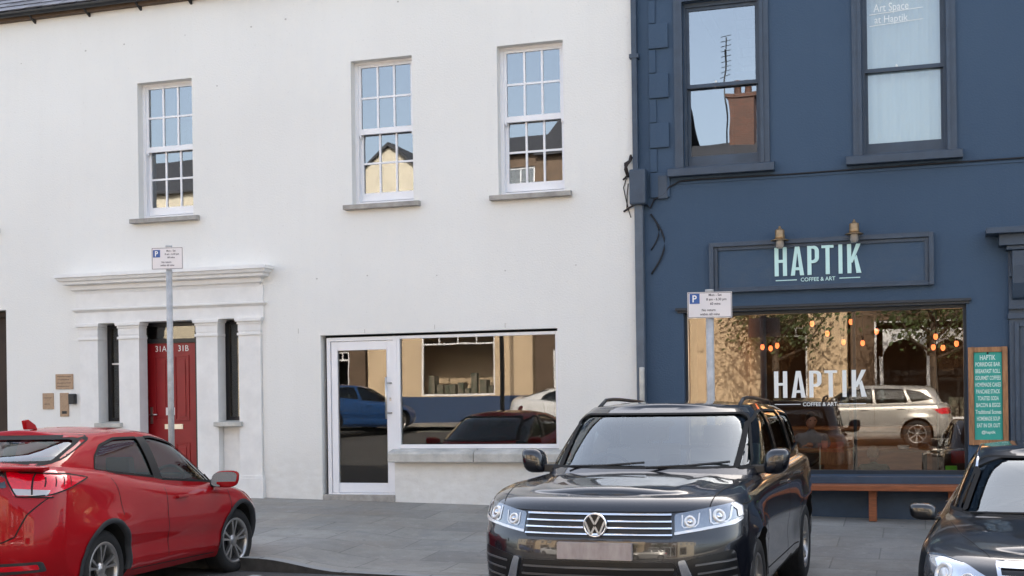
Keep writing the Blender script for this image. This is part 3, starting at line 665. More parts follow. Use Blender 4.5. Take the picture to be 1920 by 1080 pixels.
pl = bpy.data.lights.new('cafe_bulb_light', 'POINT'); pl.energy = 3.5; pl.color = (1, .55, .25); pl.shadow_soft_size = .3
for (x, y) in ((-2.0, 2.4), (-.9, 2.4), (.3, 2.2)):
    o = bpy.data.objects.new('cafe_bulb_light', pl); COL.objects.link(o); o.location = (x, y, 2.25)
# table, chairs, cup in the window
t = thing('cafe_table', 'long wooden cafe table just inside the cafe window', 'table', (-.9, 1.0, .2))
P = MB(); P.box(-2.0, .15, .75, 1.35, .93, .965); P.build('table_top', 'table_wood', t, bevel=.006)
for x in (-1.85, .0):
    for y in (.85, 1.25):
        P = MB(); P.box(x - .03, x + .03, y - .03, y + .03, .19, .93); P.build('leg', 'black_plastic', t)
P = MB(); P.tube([(-1.80, .85, .45), (-1.2, .85, .90)], .025, 6); P.build('brace', 'black_plastic', t)
def cafe_chair(x, y, rz, label):
    t = thing('cafe_chair', label, 'chair', (x, y, .2), rz, 'wooden school chairs at the cafe table', shift=False)
    P = MB(); P.box(-.20, .20, -.20, .20, .44, .46); P.build('seat', 'table_wood', t, bevel=.008)
    P = MB(); P.box(-.20, .20, -.235, -.215, .60, .79); P.build('backrest', 'pine', t, bevel=.008)
    for sx in (-1, 1):
        P = MB(); P.tube([(sx * .21, -.24, 0), (sx * .205, -.21, .46), (sx * .20, -.235, .82)], .011, 8); P.build('back_frame', 'mint_metal', t)
        P = MB(); P.tube([(sx * .20, .20, 0), (sx * .185, .18, .44)], .011, 8); P.build('leg', 'mint_metal', t)
    return t
cafe_chair(-1.02, .55, 0, 'wooden school chair with pale tube frame, nearer the middle of the cafe window')
cafe_chair(-1.75, .55, 0, 'wooden school chair with pale tube frame, farther left behind the parked black car')
P = MB(); P.lathe([(0, 0), (.032, 0), (.042, .11), (.039, .11), (.03, .006), (0, .006)], (-1.21, .95, .966), 'z', 20); tag(P.build('paper_cup', 'mint_cup'), 'pinkish paper cup standing on the cafe table', 'cup')
P = MB(); P.lathe([(0, 0), (.06, 0), (.075, .05), (.07, .05), (.05, .01), (0, .01)], (-.25, .95, .966), 'z', 20); tag(P.build('bowl', 'pot_white'), 'white bowl at the right end of the cafe table', 'bowl')
P = MB(); P.box(.235, .37, .42, .50, .71, .785); P.prism([(.18, .71), (.42, .71), (.42, .705), (.18, .705)], .40, .52); tag(P.build('hi_vis_bundle', 'hivis', bevel=.01), 'bright lime green bundle low in the right corner of the cafe window', 'bundle')

# ------------------------------------------------------------------ things on the fronts
# hung sign board of the cafe
t = thing('shop_sign', 'long navy framed sign board with mint raised letters above the cafe window', 'sign', (-1.17, 0, 2.93))
P = MB(); frame_box(P, -2.49, .135, 2.93, 3.545, .055, -.075, -.001, tb=.035); frame_box(P, -2.435, .08, 2.965, 3.49, .045, -.045, -.001, tb=.025); P.build('frame', 'navy_trim', t, bevel=.006)
P = MB(); P.box(-2.39, .035, -.025, -.001, 2.99, 3.445); P.build('board', 'navy_render', t)
P = MB(); haptik(P, -1.70, -.69, 3.105, 3.455, -.045, -.0255); P.build('lettering', 'mint', t)
for a, b in ((-1.69, -1.44), (-.94, -.70)): P = MB(); P.box(a, b, -.030, -.0255, 3.047, 3.058); P.build('rule', 'mint', t)
put_text('tagline', 'COFFEE & ART', -1.19, 3.053, .046, .44, -.034, 'mint', t, bold=.012)
# brass wall lamps
def wall_lamp(x, z, label):
    t = thing('wall_lamp', label, 'wall lamp', (x, -.17, z), 0, 'brass wall lamps over the cafe sign')
    c = (x, -.17, z)
    P = MB(); P.lathe([(0, .205), (.012, .203), (.014, .185), (.022, .178), (.026, .166), (.050, .160), (.056, .150), (.056, .075), (.062, .06), (.04, .045)], c, 'z', 24); P.build('cap', 'brass', t)
    P = MB(); P.lathe([(.05, .055), (.105, .035), (.108, .028), (.05, .044)], c, 'z', 28); P.build('shade', 'brass', t)
    P = MB(); P.lathe([(.048, .035), (.050, -.04), (.035, -.065), (0, -.07)], c, 'z', 20); P.build('globe', 'lamp_globe', t)
    P = MB(); P.tube([(x, -.17, z + .1), (x, -.10, z + .10), (x, -.001, z + .10)], .014, 8); P.lathe([(0, -.02), (.045, -.02), (.045, 0), (0, 0)], (x, 0, z + .10), 'y', 16); P.build('arm', 'brass', t)
wall_lamp(-1.62, 3.49, 'brass bulkhead wall lamp over the letter H of the cafe sign')
wall_lamp(-.755, 3.52, 'brass bulkhead wall lamp over the letter K of the cafe sign')
# menu board
t = thing('menu_board', 'tall pine framed board with a teal menu panel beside the cafe window', 'menu board', (.71, 0, 1.05))
P = MB(); frame_box(P, .495, .925, 1.055, 2.185, .058, -.045, -.001); P.build('frame', 'pine', t, bevel=.004)
P = MB(); P.box(.552, .868, -.025, -.002, 1.112, 2.128); P.build('panel', 'teal', t)
for k, (s_, h_, w_) in enumerate([('HAPTIK', .055, .17), ('PORRIDGE BAR', .046, .27), ('BREAKFAST ROLL', .046, .27), ('GOURMET COFFEES', .046, .28), ('HOMEMADE CAKES', .046, .28), ('PANCAKE STACK', .046, .26), ('TOASTED SODA', .046, .23), ('BACON & EGGS', .046, .26), ('Traditional Scones', .046, .28), ('HOMEMADE SOUP', .046, .25), ('EAT IN OR OUT', .046, .25), ('@haptik', .032, .2)]):
    put_text('menu_writing', s_, .71, 2.065 - k * .0785, h_, w_, -.027, 'chalk', t, bold=.02)
P = MB(); P.lathe([(0, -.004), (.012, -.004), (.012, .002)], (.71, -.025, 2.115), 'y', 12); P.build('hook', 'black_plastic', t)
# bench
t = thing('bench', 'orange stained plank bench fixed below the cafe window', 'bench', (-.6, -.2, .18))
P = MB(); P.box(-2.55, .38, -.40, -.02, .535, .60); P.build('seat', 'bench_wood', t, bevel=.008)
for x in (-2.2, -.585, .3):
    P = MB(); P.box(x - .045, x + .045, -.25, -.16, .17, .535); P.box(x - .045, x + .045, -.16, -.013, .44, .535); P.build('leg', 'bench_wood', t, bevel=.005)
# plaques by the entrance
def plaque(name, x0, x1, z0, z1, label, cat, lines, extra=None):
    t = thing(name, label, cat, ((x0 + x1) / 2, 0, z0))
    P = MB(); P.box(x0, x1, -.014, -.001, z0, z1); P.build('plate', 'plaque', t, bevel=.002)
    P = MB(); 
    for k in range(lines):
        z = z1 - (k + .8) * (z1 - z0) / (lines + .6); P.box(x0 + .03, x1 - .03 - (.03 if k % 2 else 0), -.0155, -.0142, z, z + .006)
    if extra: P.box(*extra)
    if P.v: P.build('engraving', 'black_plastic', t)
plaque('brass_plaque', -12.09, -11.79, 1.90, 2.12, 'wide brown brass plaque, topmost beside the entrance', 'plaque', 4)
plaque('brass_plaque', -12.32, -12.13, 1.61, 1.845, 'small brown brass plaque, leftmost and lowest beside the entrance', 'plaque', 2)
plaque('intercom_panel', -12.02, -11.87, 1.50, 1.845, 'tall narrow brown intercom panel with a black slot', 'intercom', 0, (-11.98, -11.90, -.018, -.0142, 1.54, 1.58))
P = MB(); P.box(-11.83, -11.73, -.08, -.001, 1.68, 1.83); tag(P.build('key_safe', 'black_plastic', bevel=.015), 'small black key safe on the white wall beside the intercom panel', 'key safe')
# pipe, junction box, cables at the party line
t = thing('drainpipe', 'navy painted drainpipe running up the joint of the white and navy houses', 'drainpipe', (-3.37, -.06, .25))
P = MB(); P.box(-3.425, -3.355, -.10, -.001, 4.45, 7.85); P.build('pipe', 'navy_trim', t, bevel=.012)
P = MB(); P.box(-3.41, -3.30, -.12, -.001, .25, 4.1); P.build('lower_pipe', 'pipe_grey', t, bevel=.02)
for z in (7.2, 5.9):
    P = MB(); P.box(-3.45, -3.33, -.112, -.001, z, z + .05); P.build('bracket', 'navy_trim', t)
t = tag(MB().box(-3.455, -3.245, -.19, -.001, 4.06, 4.50).build('junction_box', 'navy_trim', bevel=.025), 'navy painted electrical box at the top of the grey pipe', 'electrical box')
rc = random.Random(11)
P = MB(); 
for k in range(5):
    dx = rc.uniform(-.01, .02); P.tube([(-3.50 + dx, -.06, 4.42), (-3.53 + dx, -.08, 4.52 + .02 * k), (-3.47 + dx, -.09, 4.62), (-3.46 + dx, -.05, 4.70 - .015 * k)], .014, 6)
P.tube([(-3.56, -.04, 4.40), (-3.50, -.07, 4.44), (-3.44, -.08, 4.50)], .012, 6)
P.tube([(-3.52, -.03, 4.42), (-3.56, -.03, 4.3), (-3.53, -.03, 4.15), (-3.50, -.03, 4.02), (-3.47, -.03, 3.92)], .006, 6)
P.tube([(-3.50, -.03, 4.35), (-3.515, -.03, 4.2), (-3.52, -.04, 4.02)], .006, 6); P.tube([(-3.56, -.03, 4.0), (-3.48, -.06, 4.04), (-3.40, -.06, 4.08)], .012, 6)
tag(P.build('cable_tangle', 'cable_brown'), 'tangle of brown black cables at the edge of the white wall beside the electrical box', 'cables')
P = MB(); P.tube([(-3.22, -.02, 3.95)] + [(-3.22 + .17 * math.sin(math.pi * k / 10), -.02, 3.95 - .75 * k / 10) for k in range(11)], .012, 6)
P.tube([(-3.22, -.02, 3.95)] + [(-3.22 + .10 * math.sin(math.pi * k / 10), -.02, 3.95 - .45 * k / 10) for k in range(11)], .009, 6)
P.tube([(-3.26, -.03, 4.06), (-3.22, -.03, 4.02), (-3.17, -.03, 4.13), (-3.05, -.03, 4.18), (-2.98, -.03, 4.27), (-2.85, -.025, 4.335), (-2.6, -.022, 4.345), (-1.5, -.02, 4.335), (0, -.02, 4.345), (2, -.02, 4.35), (7, -.02, 4.36)], .011, 6)
tag(P.build('cable', 'cable'), 'dark cable looping from the electrical box and running below the navy upper windows', 'cable')
P = MB(); P.box(-3.12, -3.0, -.04, -.001, 4.13, 4.42); tag(P.build('cover_plate', 'navy_trim', bevel=.01), 'flat navy cover plate to the right of the electrical box', 'cover plate')
P = MB(); P.tube([(-3.335, -.14, .25), (-3.335, -.14, 1.98), (-3.335, -.13, 2.03)], .033, 12); tag(P.build('conduit', 'stone_white'), 'short pale conduit at the foot of the grey pipe', 'conduit')
# bird on the right
# parking signs
def parking_sign(x, y, zp, wd, ht, rp, label, rz):
    z0 = pave_z(x, y) - .05
    t = thing('parking_sign', label, 'parking sign', (x, y, z0), rz, 'parking signs on grey posts', shift=False)
    P = MB(); P.tube([(0, 0, 0), (0, 0, zp - z0 + ht / 2 + .015)], rp, 20); P.lathe([(rp, 0), (rp + .004, 0), (rp + .004, .03), (0, .034)], (0, 0, zp - z0 + ht / 2 + .0), 'z', 20); P.build('post', 'galv', t)
    zc = zp - z0; yy = -rp - .012
    P = MB(); P.box(-wd / 2, wd / 2, yy - .003, yy, zc - ht / 2, zc + ht / 2); pl_ = P.build('plate', 'sign_white', t)
    P = MB(); frame_box(P, -wd / 2 + .006, wd / 2 - .006, zc - ht / 2 + .006, zc + ht / 2 - .006, .005, yy - .0045, yy - .003); P.build('border', 'sign_black', t)
    a = wd / .40
    P = MB(); P.box(-wd / 2 + .02 * a, -wd / 2 + .11 * a, yy - .006, yy - .003, zc + .015, zc + .105 * a); P.build('blue_square', 'sign_blue', t)
    def tx(s, cx, cz, h, wm, m='sign_black'):
        mb, (n, mm, pp) = text('sign_writing', s, cx, cz, h, wm, yy - .0065 if m == 'letter_white' else yy - .0042, m, t, bold=.02); o = mb.build(n, mm, t)
    tx('P', -wd / 2 + .065 * a, zc + .06 * a, .062 * a, .045 * a, 'letter_white')
    tx('Mon - Sat', .05 * a, zc + .092 * a, .022 * a, .16 * a); tx('8 am - 6.30 pm', .06 * a, zc + .052 * a, .022 * a, .24 * a); tx('60 mins', .05 * a, zc + .012 * a, .022 * a, .13 * a)
    tx('No return', -.01 * a, zc - .045 * a, .022 * a, .17 * a); tx('within 60 mins', 0, zc - .083 * a, .022 * a, .24 * a)
    for s in (1, -1):
        P = MB(); P.box(-rp - .02, rp + .02, -rp - .012, rp * .2, zc + s * ht * .28 - .008, zc + s * ht * .28 + .008); P.build('clip', 'galv', t)
parking_sign(-8.96, -1.87, 3.475, .41, .275, .038, 'white parking sign on a tall grey post in front of the red door', R(10))
parking_sign(-2.15, -2.22, 2.625, .465, .275, .042, 'white parking sign on a shorter grey post in front of the cafe window', R(10))

# ------------------------------------------------------------------ cars
def crom(P, m):
    """Catmull-Rom through rows of P (n,k,3) -> dense rows, m samples a span"""
    P = np.asarray(P, float); n = len(P); out = []
    for i in range(n - 1):
        p0 = P[i - 1] if i > 0 else 2 * P[0] - P[1]; p1, p2 = P[i], P[i + 1]; p3 = P[i + 2] if i + 2 < n else 2 * P[-1] - P[-2]
        for k in range(m):
            t = k / m
            out.append(.5 * ((2 * p1) + (-p0 + p2) * t + (2 * p0 - 5 * p1 + 4 * p2 - p3) * t * t + (-p0 + 3 * p1 - 3 * p2 + p3) * t ** 3))
    out.append(P[-1]); return np.array(out)
def ring_pts(r):
    xf, xr, w_ = r['xf'], r['xr'], r['w']; bf, cf = r['f']; br, cr = r['r']; wr = r.get('wr', w_)
    pf = [(xf, 0), (xf - .10 * bf, .36 * w_), (xf - .42 * bf, .64 * w_), (xf - bf, .835 * w_), (xf - bf - .28 * cf, .93 * w_), (xf - bf - .62 * cf, .982 * w_)]
    a, b = xf - bf - cf, xr + br + cr
    ps = [(a + (b - a) * k / 5, w_ + (wr - w_) * k / 5) for k in range(6)]
    pr = [(xr + br + .62 * cr, .982 * wr), (xr + br + .28 * cr, .93 * wr), (xr + br, .835 * wr), (xr + .42 * br, .64 * wr), (xr + .10 * br, .36 * wr), (xr, 0)]
    P = np.array(pf + ps + pr, float)
    zt = r['z']; z = np.interp(P[:, 0], [q[0] for q in zt][::-1], [q[1] for q in zt][::-1]) if isinstance(zt, list) else np.full(len(P), zt)
    return np.column_stack([P, z])
def shell(rings, crown, mu=4, mv=5, capm=8, disp=None, ridge=None):
    """closed solid lofted through plan rings, bottom flat, top crowned; returns bmesh"""
    C = np.array([ring_pts(r) for r in rings])                # K, N, 3
    C = crom(C, mv)                                            # dense in height
    C = np.transpose(crom(np.transpose(C, (1, 0, 2)), mu), (1, 0, 2))
    C[:, 0, 1] = 0; C[:, -1, 1] = 0
    if disp is not None: C = disp(C)
    rows = [C[0] * np.array([1, k / 3, 1]) for k in range(3)] + list(C)
    top = C[-1]
    for k in range(1, capm + 1):
        q = 1 - k / capm; r = top.copy(); r[:, 1] *= q; wmax = np.maximum(top[:, 1], 1e-6)
        cr = crown(top[:, 0]) if callable(crown) else crown
        r[:, 2] = top[:, 2] + cr * (1 - q * q) * np.clip(top[:, 1] / (top[:, 1].max() * .6), 0, 1); rows.append(r)
    V = np.array(rows); K, N, _ = V.shape
    if ridge:      # pressed creases running back along the bonnet
        y0, am, xa = ridge; T = V[3 + len(C) - 1:]
        T[..., 2] += am * np.exp(-((T[..., 1] - y0 - .10 * (T[..., 0] - 2.1) * -1) / .055) ** 2) * np.clip((T[..., 0] - xa) / .2, 0, 1) * np.clip((2.12 - T[..., 0]) / .25, 0, 1)
    Vm = V.copy(); Vm[:, :, 1] *= -1
    verts = np.concatenate([V.reshape(-1, 3), Vm.reshape(-1, 3)])
    bm = bmesh.new(); vv = [bm.verts.new(p) for p in verts]
    for s in (0, K * N):
        for k in range(K - 1):
            for i in range(N - 1):
                a, b, c, d = s + k * N + i, s + k * N + i + 1, s + (k + 1) * N + i + 1, s + (k + 1) * N + i
                try: bm.faces.new([vv[j] for j in ((a, b, c, d) if s == 0 else (d, c, b, a))])
                except ValueError: pass
    bmesh.ops.remove_doubles(bm, verts=bm.verts, dist=2e-4)
    bmesh.ops.dissolve_degenerate(bm, edges=bm.edges, dist=1e-4)
    bmesh.ops.recalc_face_normals(bm, faces=bm.faces)
    return bm
def bm_obj(bm, name, mats):
    me = bpy.data.meshes.new(name); bm.to_mesh(me)
    for m in mats: me.materials.append(M[m])
    for p in me.polygons: p.use_smooth = True
    o = bpy.data.objects.new(name, me); COL.objects.link(o); return o
def boolean(o, cutters, op='DIFFERENCE'):
    for c in cutters:
        md = o.modifiers.new('b', 'BOOLEAN'); md.object = c; md.operation = op; md.solver = 'EXACT'; md.material_mode = 'TRANSFER'
    dg = bpy.context.evaluated_depsgraph_get(); me = bpy.data.meshes.new_from_object(o.evaluated_get(dg))
    old = o.data; o.modifiers.clear(); o.data = me; me.name = old.name; bpy.data.meshes.remove(old)
    for c in cutters: bpy.data.objects.remove(c)
    me.set_sharp_from_angle(angle=R(38))
def rnd(poly, r, step=.04, n=5):
    """round corners then densify"""
    out = []; N = len(poly); poly = [Vector(p).to_2d() for p in poly]
    for i in range(N):
        a, b, c = poly[i - 1], poly[i], poly[(i + 1) % N]
        rr_ = r[i] if isinstance(r, (list, tuple)) else r
        d = min(rr_, (a - b).length * .45, (c - b).length * .45); p = b + (a - b).normalized() * d; q = b + (c - b).normalized() * d
        for k in range(n + 1):
            t = k / n; out.append(p * (1 - t) ** 2 + b * 2 * t * (1 - t) + q * t * t)
    res = []
    for i in range(len(out)):
        a, b = out[i], out[(i + 1) % len(out)]; m = max(1, int((b - a).length / step))
        for k in range(m): res.append(a + (b - a) * k / m)
    return [(p.x, p.y) for p in res]
class Car:
    def __init__(s, root, tubbm, cabbm):
        s.root = root
        s.bvh_t = BVHTree.FromBMesh(tubbm); s.bvh_c = BVHTree.FromBMesh(cabbm)
    def hit(s, d, p, which='both'):
        u, v = p
        o, r = {'front': ((5, u, v), (-1, 0, 0)), 'rear': ((-5, u, v), (1, 0, 0)), 'left': ((u, 3, v), (0, -1, 0)), 'right': ((u, -3, v), (0, 1, 0)), 'top': ((u, v, 4), (0, 0, -1))}[d]
        best = None
        for b in ([s.bvh_t] if which != 'cab' else []) + ([s.bvh_c] if which != 'tub' else []):
            h = b.ray_cast(Vector(o), Vector(r))
            if h[0] is not None and (best is None or h[3] < best[2]): best = (h[0], h[1], h[3])
        return (best[0], best[1]) if best else None
    def patch(s, name, outline, d, m, off=.004, rings=7, which='both', parent=None, skirt=.02, center=None, flat=None, jit=0):
        """a piece laid on the body: the outline is cast onto the skin and given thickness"""
        n = len(outline); c = center or (sum(p[0] for p in outline) / n, sum(p[1] for p in outline) / n)
        dirv = {'front': Vector((1, 0, 0)), 'rear': Vector((-1, 0, 0)), 'left': Vector((0, 1, 0)), 'right': Vector((0, -1, 0)), 'top': Vector((0, 0, 1))}[d]
        mb = MB(); vs_ = []; 
        pts = [c] + [(c[0] + (p[0] - c[0]) * k / rings, c[1] + (p[1] - c[1]) * k / rings) for k in range(1, rings + 1) for p in outline]
        last = None; res = []
        for p in pts:
            h = s.hit(d, p, which); res.append(h)
        for i, h in enumerate(res):
            if h is None:
                cand = [(j, (pts[j][0] - pts[i][0]) ** 2 + (pts[j][1] - pts[i][1]) ** 2) for j in range(max(0, i - 2 * n), min(len(pts), i + n)) if res[j] is not None]
                if not cand: return None
                j = min(cand, key=lambda q: q[1])[0]; q = res[j][0].copy()
                if d in ('front', 'rear'): q.y, q.z = pts[i]
                elif d in ('left', 'right'): q.x, q.z = pts[i]
                else: q.x, q.y = pts[i]
                vs_.append(q + dirv * off)
            else:
                q = h[0]; vs_.append(q + h[1] * off if flat is None else q + dirv * off)
        if flat is not None:      # flatten towards a plane (for plates)
            mx = max(v.dot(dirv) for v in vs_); vs_ = [v + dirv * (mx - v.dot(dirv)) * flat for v in vs_]
        fs = [(0, 1 + i, 1 + (i + 1) % n) for i in range(n)]
        for k in range(rings - 1):
            for i in range(n):
                a = 1 + k * n + i; b = 1 + k * n + (i + 1) % n; fs.append((a, a + n, b + n, b))
        base = 1 + (rings - 1) * n
        mb.add(vs_, fs, True)
        edge = vs_[base:]; low = [v - dirv * skirt for v in edge]
        mb.add(edge + low, [(i, i + n, (i + 1) % n + n, (i + 1) % n) for i in range(n)], False)
        o = mb.build(name, m, parent or s.root, off=Vector((0, 0, 0)))
        OFF[o.name] = Vector((0, 0, 0)); o.data.set_sharp_from_angle(angle=R(45)); return o
    def strip(s, mb, pts, d, wd=.006, off=.0015, which='both', closed=False, step=.04):
        P = [Vector(p) for p in pts]; 
        if closed: P.append(P[0])
        Q = []
        for a, b in zip(P[:-1], P[1:]):
            m = max(1, int((b - a).length / step)); Q += [a + (b - a) * k / m for k in range(m)]
        Q.append(P[-1]); L, Rr = [], []
        for i, p in enumerate(Q):
            t = (Q[min(i + 1, len(Q) - 1)] - Q[max(i - 1, 0)]).normalized(); nn = Vector((-t.y, t.x)) * wd / 2
            a, b = s.hit(d, tuple(p + nn), which), s.hit(d, tuple(p - nn), which)
            if a and b: L.append(a[0] + a[1] * off); Rr.append(b[0] + b[1] * off)
            elif L: L.append(L[-1]); Rr.append(Rr[-1])
        n = len(L)
        if n > 1: mb.add(L + Rr, [(i, i + 1, n + i + 1, n + i) for i in range(n - 1)], True)
def cyl_cutter(x, y0, y1, z, r, m='arch_black'):
    mb = MB(); mb.lathe([(0, y0), (r, y0), (r, y1), (0, y1)], (x, 0, z), 'y', 48, False); return mb.build('cut', m)
def prism_cutter(outline, d, a, b, m='arch_black'):
    mb = MB()
    if d == 'side': mb.prism(outline, a, b, 'y')
    else: mb.prism(outline, a, b, 'x')
    return mb.build('cut', m)

def wheel(root, x, y, side, r, rr, wd, style='ten', steer=0, rimm='rim_silver', label=None):
    """tyre with its rim; side=+1 outer face towards +y"""
    c = Matrix.Translation((x, y, r)) @ Matrix.Rotation(steer, 4, 'Z')
    h = wd / 2
    mb = MB()
    mb.lathe([(rr - .012, -h * .8), (rr, -h * .86), (rr + .02, -h * .96), ((r + rr) / 2, -h), (r - .03, -h * .92), (r - .008, -h * .74), (r, -h * .5), (r, h * .5), (r - .008, h * .74), (r - .03, h * .92), ((r + rr) / 2, h), (rr + .02, h * .96), (rr, h * .86), (rr - .012, h * .8)], (0, 0, 0), 'y', 56)
    for k in range(4):   # tread grooves
        yy = (-.6 + .4 * k) * h; mb.lathe([(r + .0012, yy), (r + .0012, yy + .012)], (0, 0, 0), 'y', 56)
    o = mb.build('wheel', 'tyre', root, off=Vector((0, 0, 0))); o.matrix_local = c
    OFF[o.name] = Vector((0, 0, 0))
    s = side; mb = MB(); Y = lambda v: v * s * h
    mb.lathe([(rr + .004, Y(.86)), (rr - .006, Y(.93)), (rr - .022, Y(.84)), (rr - .03, Y(.55)), (rr - .035, Y(-.7)), (rr - .02, Y(-.86))], (0, 0, 0), 'y', 56)
    nsp = 5 if style == 'ten' else 7
    for k in range(nsp):
        for dt in ((-.20, .20) if style == 'ten' else (0,)):
            t0 = 2 * math.pi * k / nsp + .3; t1 = t0 + dt; wi, wo = (.020, .026) if style == 'ten' else (.028, .055)
            tin = t0 + dt * .5
            def pt(rad, t, off, yv):
                e = Vector((math.cos(t), 0, math.sin(t))); pn = Vector((-math.sin(t), 0, math.cos(t))); return e * rad + pn * off + Vector((0, Y(yv), 0))
            A = [pt(.035, tin, -wi / 2, .62), pt(.035, tin, wi / 2, .62), pt(rr * .6, (t1 + tin) / 2 + dt * .1, wi / 2, .74), pt(rr * .6, (t1 + tin) / 2 + dt * .1, -wi / 2, .74), pt(rr - .012, t1, wo / 2, .80), pt(rr - .012, t1, -wo / 2, .80)]
            B = [p - Vector((0, s * .03, 0)) for p in A]; v = A + B
            # ridge line gives the spoke two planes
            mb.add(v, [(0, 1, 2, 3), (3, 2, 4, 5), (0, 6, 7, 1), (1, 7, 8, 2), (2, 8, 10, 4), (0, 3, 9, 6), (3, 5, 11, 9), (4, 10, 11, 5)])
    mb.lathe([(0, Y(.74)), (.028, Y(.74)), (.034, Y(.68)), (.060, Y(.62)), (.064, Y(.35)), (.03, Y(.3))], (0, 0, 0), 'y', 24)
    ri = mb.build('rim', rimm, o, off=Vector((0, 0, 0)))
    mb = MB(); mb.lathe([(0, Y(.1)), (rr - .04, Y(.1))], (0, 0, 0), 'y', 32); mb.lathe([(.06, Y(.14)), (rr * .66, Y(.14)), (rr * .66, Y(.1))], (0, 0, 0), 'y', 32); mb.build('brake_disc', 'rim_dark', o, off=Vector((0, 0, 0)))
    return o

def make_car(P):
    root = thing(P['name'], P['label'], 'car', P['loc'], P['yaw'], P.get('group'), shift=False)
    if P.get('pitch'): root.rotation_euler = (0, P['pitch'], P['yaw'])
    paint = P['paint']; Z0 = Vector((0, 0, 0))
    ax = P['axles']; rw = P['rw']; wd = P['halfw']; ra = P['arch']
    def disp(C):
        X, Y, Z = C[..., 0], C[..., 1], C[..., 2]
        for a in ax:
            d = np.hypot(X - a, (Z - rw)); 
            Y += np.where(Y > .5, 1, 0) * P.get('flare', .02) * np.exp(-((d - ra - .02) / .075) ** 2) * (Z > .2)
            Y += np.where(Y > .5, 1, 0) * P.get('hump', 0) * np.exp(-((X - a) / .42) ** 2) * np.exp(-((Z - P.get('humpz', .8)) / .16) ** 2)
        for zc, dep, sg in P.get('crease', []):      # soft horizontal crease between the axles
            zl = zc(X) if callable(zc) else zc
            Y -= np.where(Y > .5, 1, 0) * dep * np.exp(-((Z - zl) / sg) ** 2) * np.exp(-(X / 1.05) ** 6)
        C[..., 1] = Y; return C
    tb = shell(P['tub'], P['crown'], disp=disp, capm=18 if P.get('ridge') else 8, ridge=P.get('ridge')); cb = shell(P['cab'], P['ccrown'])
    inner = [dict(r, xf=r['xf'] - .05, xr=r['xr'] + .05, w=r['w'] - .045, wr=r.get('wr', r['w']) - .045,
                  z=([(q[0], q[1] - (.05 if i == len(P['cab']) - 1 else .0) - (.2 if i == 0 else 0)) for q in r['z']] if isinstance(r['z'], list) else r['z'] - (.05 if i == len(P['cab']) - 1 else 0) - (.2 if i == 0 else 0))) for i, r in enumerate(P['cab'])]
    ib = shell(inner, P['ccrown'], mv=3, mu=3)
    car = Car(root, tb, cb)
    tub = bm_obj(tb, 'body', [paint, 'arch_black']); cab = bm_obj(cb, 'cabin', [P.get('roof_paint', paint), 'arch_black']); inn = bm_obj(ib, 'cut', ['seat_cloth'])
    tb.free(); cb.free(); ib.free()
    cuts = []
    for a in ax:
        for s in (1, -1):
            lo, hi = sorted((s * (wd - .36), s * (wd + .3))); cuts.append(cyl_cutter(a, lo, hi, rw + .01, ra))
    boolean(tub, cuts)
    cc = [inn]
    glass = P['side_glass']
    for g in glass:
        for s in (1, -1):
            lo, hi = sorted((s * .3, s * 1.3)); cc.append(prism_cutter(rnd(g, .03, .5), 'side', lo, hi))
    cc.append(prism_cutter(rnd(P['screen'], .07, .5), 'x', .25 if P['front_x'] else .2, 3.0))
    cc.append(prism_cutter(rnd(P['rear_glass'], .07, .5), 'x', -3.2, P.get('rear_cut', -.9)))
    boolean(cab, cc)
    for o in (tub, cab): o.parent = root
    # glass
    for g in glass:
        for s in ('left', 'right'):
            o = car.patch('side_window', rnd(g, .03, .06), s, 'car_glass', off=-.010, which='cab', skirt=.002)
            f = MB(); car.strip(f, rnd(g, .03, .08), s, .020, .0025, 'cab', True, .06)
            if f.v and o: f.build('seal', 'arch_black', o, off=Z0)
    o = car.patch('windscreen', rnd(P['screen'], .07, .06), 'front', 'screen_glass', off=-.008, which='cab', skirt=.002, rings=10)
    f = MB(); car.strip(f, rnd(P['screen'], .07, .08), 'front', .016, .002, 'cab', True, .06); f.build('seal', 'arch_black', o, off=Z0)
    o = car.patch('rear_window', rnd(P['rear_glass'], .07, .06), 'rear', 'car_glass', off=-.008, which='cab', skirt=.002, rings=8)
    if o:
        f = MB(); car.strip(f, rnd(P['rear_glass'], .07, .08), 'rear', .035, .002, 'cab', True, .06); f.build('seal', 'arch_black', o, off=Z0)
    # seams
    for key, dirs, wd_ in (('seams', ('left', 'right'), .009), ('seams_front', ('front',), .007), ('seams_rear', ('rear',), .010), ('seams_top', ('top',), .007)):
        for line in P.get(key, []):
            for s in dirs:
                f = MB(); car.strip(f, line, s, wd_, .0015, 'tub')
                if f.v: f.build('panel_gap', 'arch_black', root, off=Z0)
    for (x, z) in P.get('handles', []):
        for s in ('left', 'right'):
            h = car.hit(s, (x, z), 'tub'); sg = 1 if s == 'left' else -1
            if not h: continue
            y = h[0].y; m = MB(); m.box(x - .10, x + .10, *sorted((y + sg * .012, y + sg * .034)), z - .013, z + .015); m.box(x + .06, x + .10, *sorted((y - sg * .01, y + sg * .02)), z - .012, z + .012); m.box(x - .10, x - .07, *sorted((y - sg * .01, y + sg * .02)), z - .012, z + .012)
            m.build('door_handle', P.get('handle_paint', paint), root, bevel=.008, off=Z0)
    for (k, steer) in ((0, P.get('steer', 0)), (1, 0)):
        for s in (1, -1): wheel(root, ax[k], s * (wd - P.get('wheel_in', .125)), s, rw, P['rr'], P.get('tw', .22), P.get('wheel_style', 'ten'), steer, P.get('rimm', 'rim_silver'))
    # mirrors
    mx, my, mz, ms = P['mirror']; mw = P.get('mirror_w', 1)
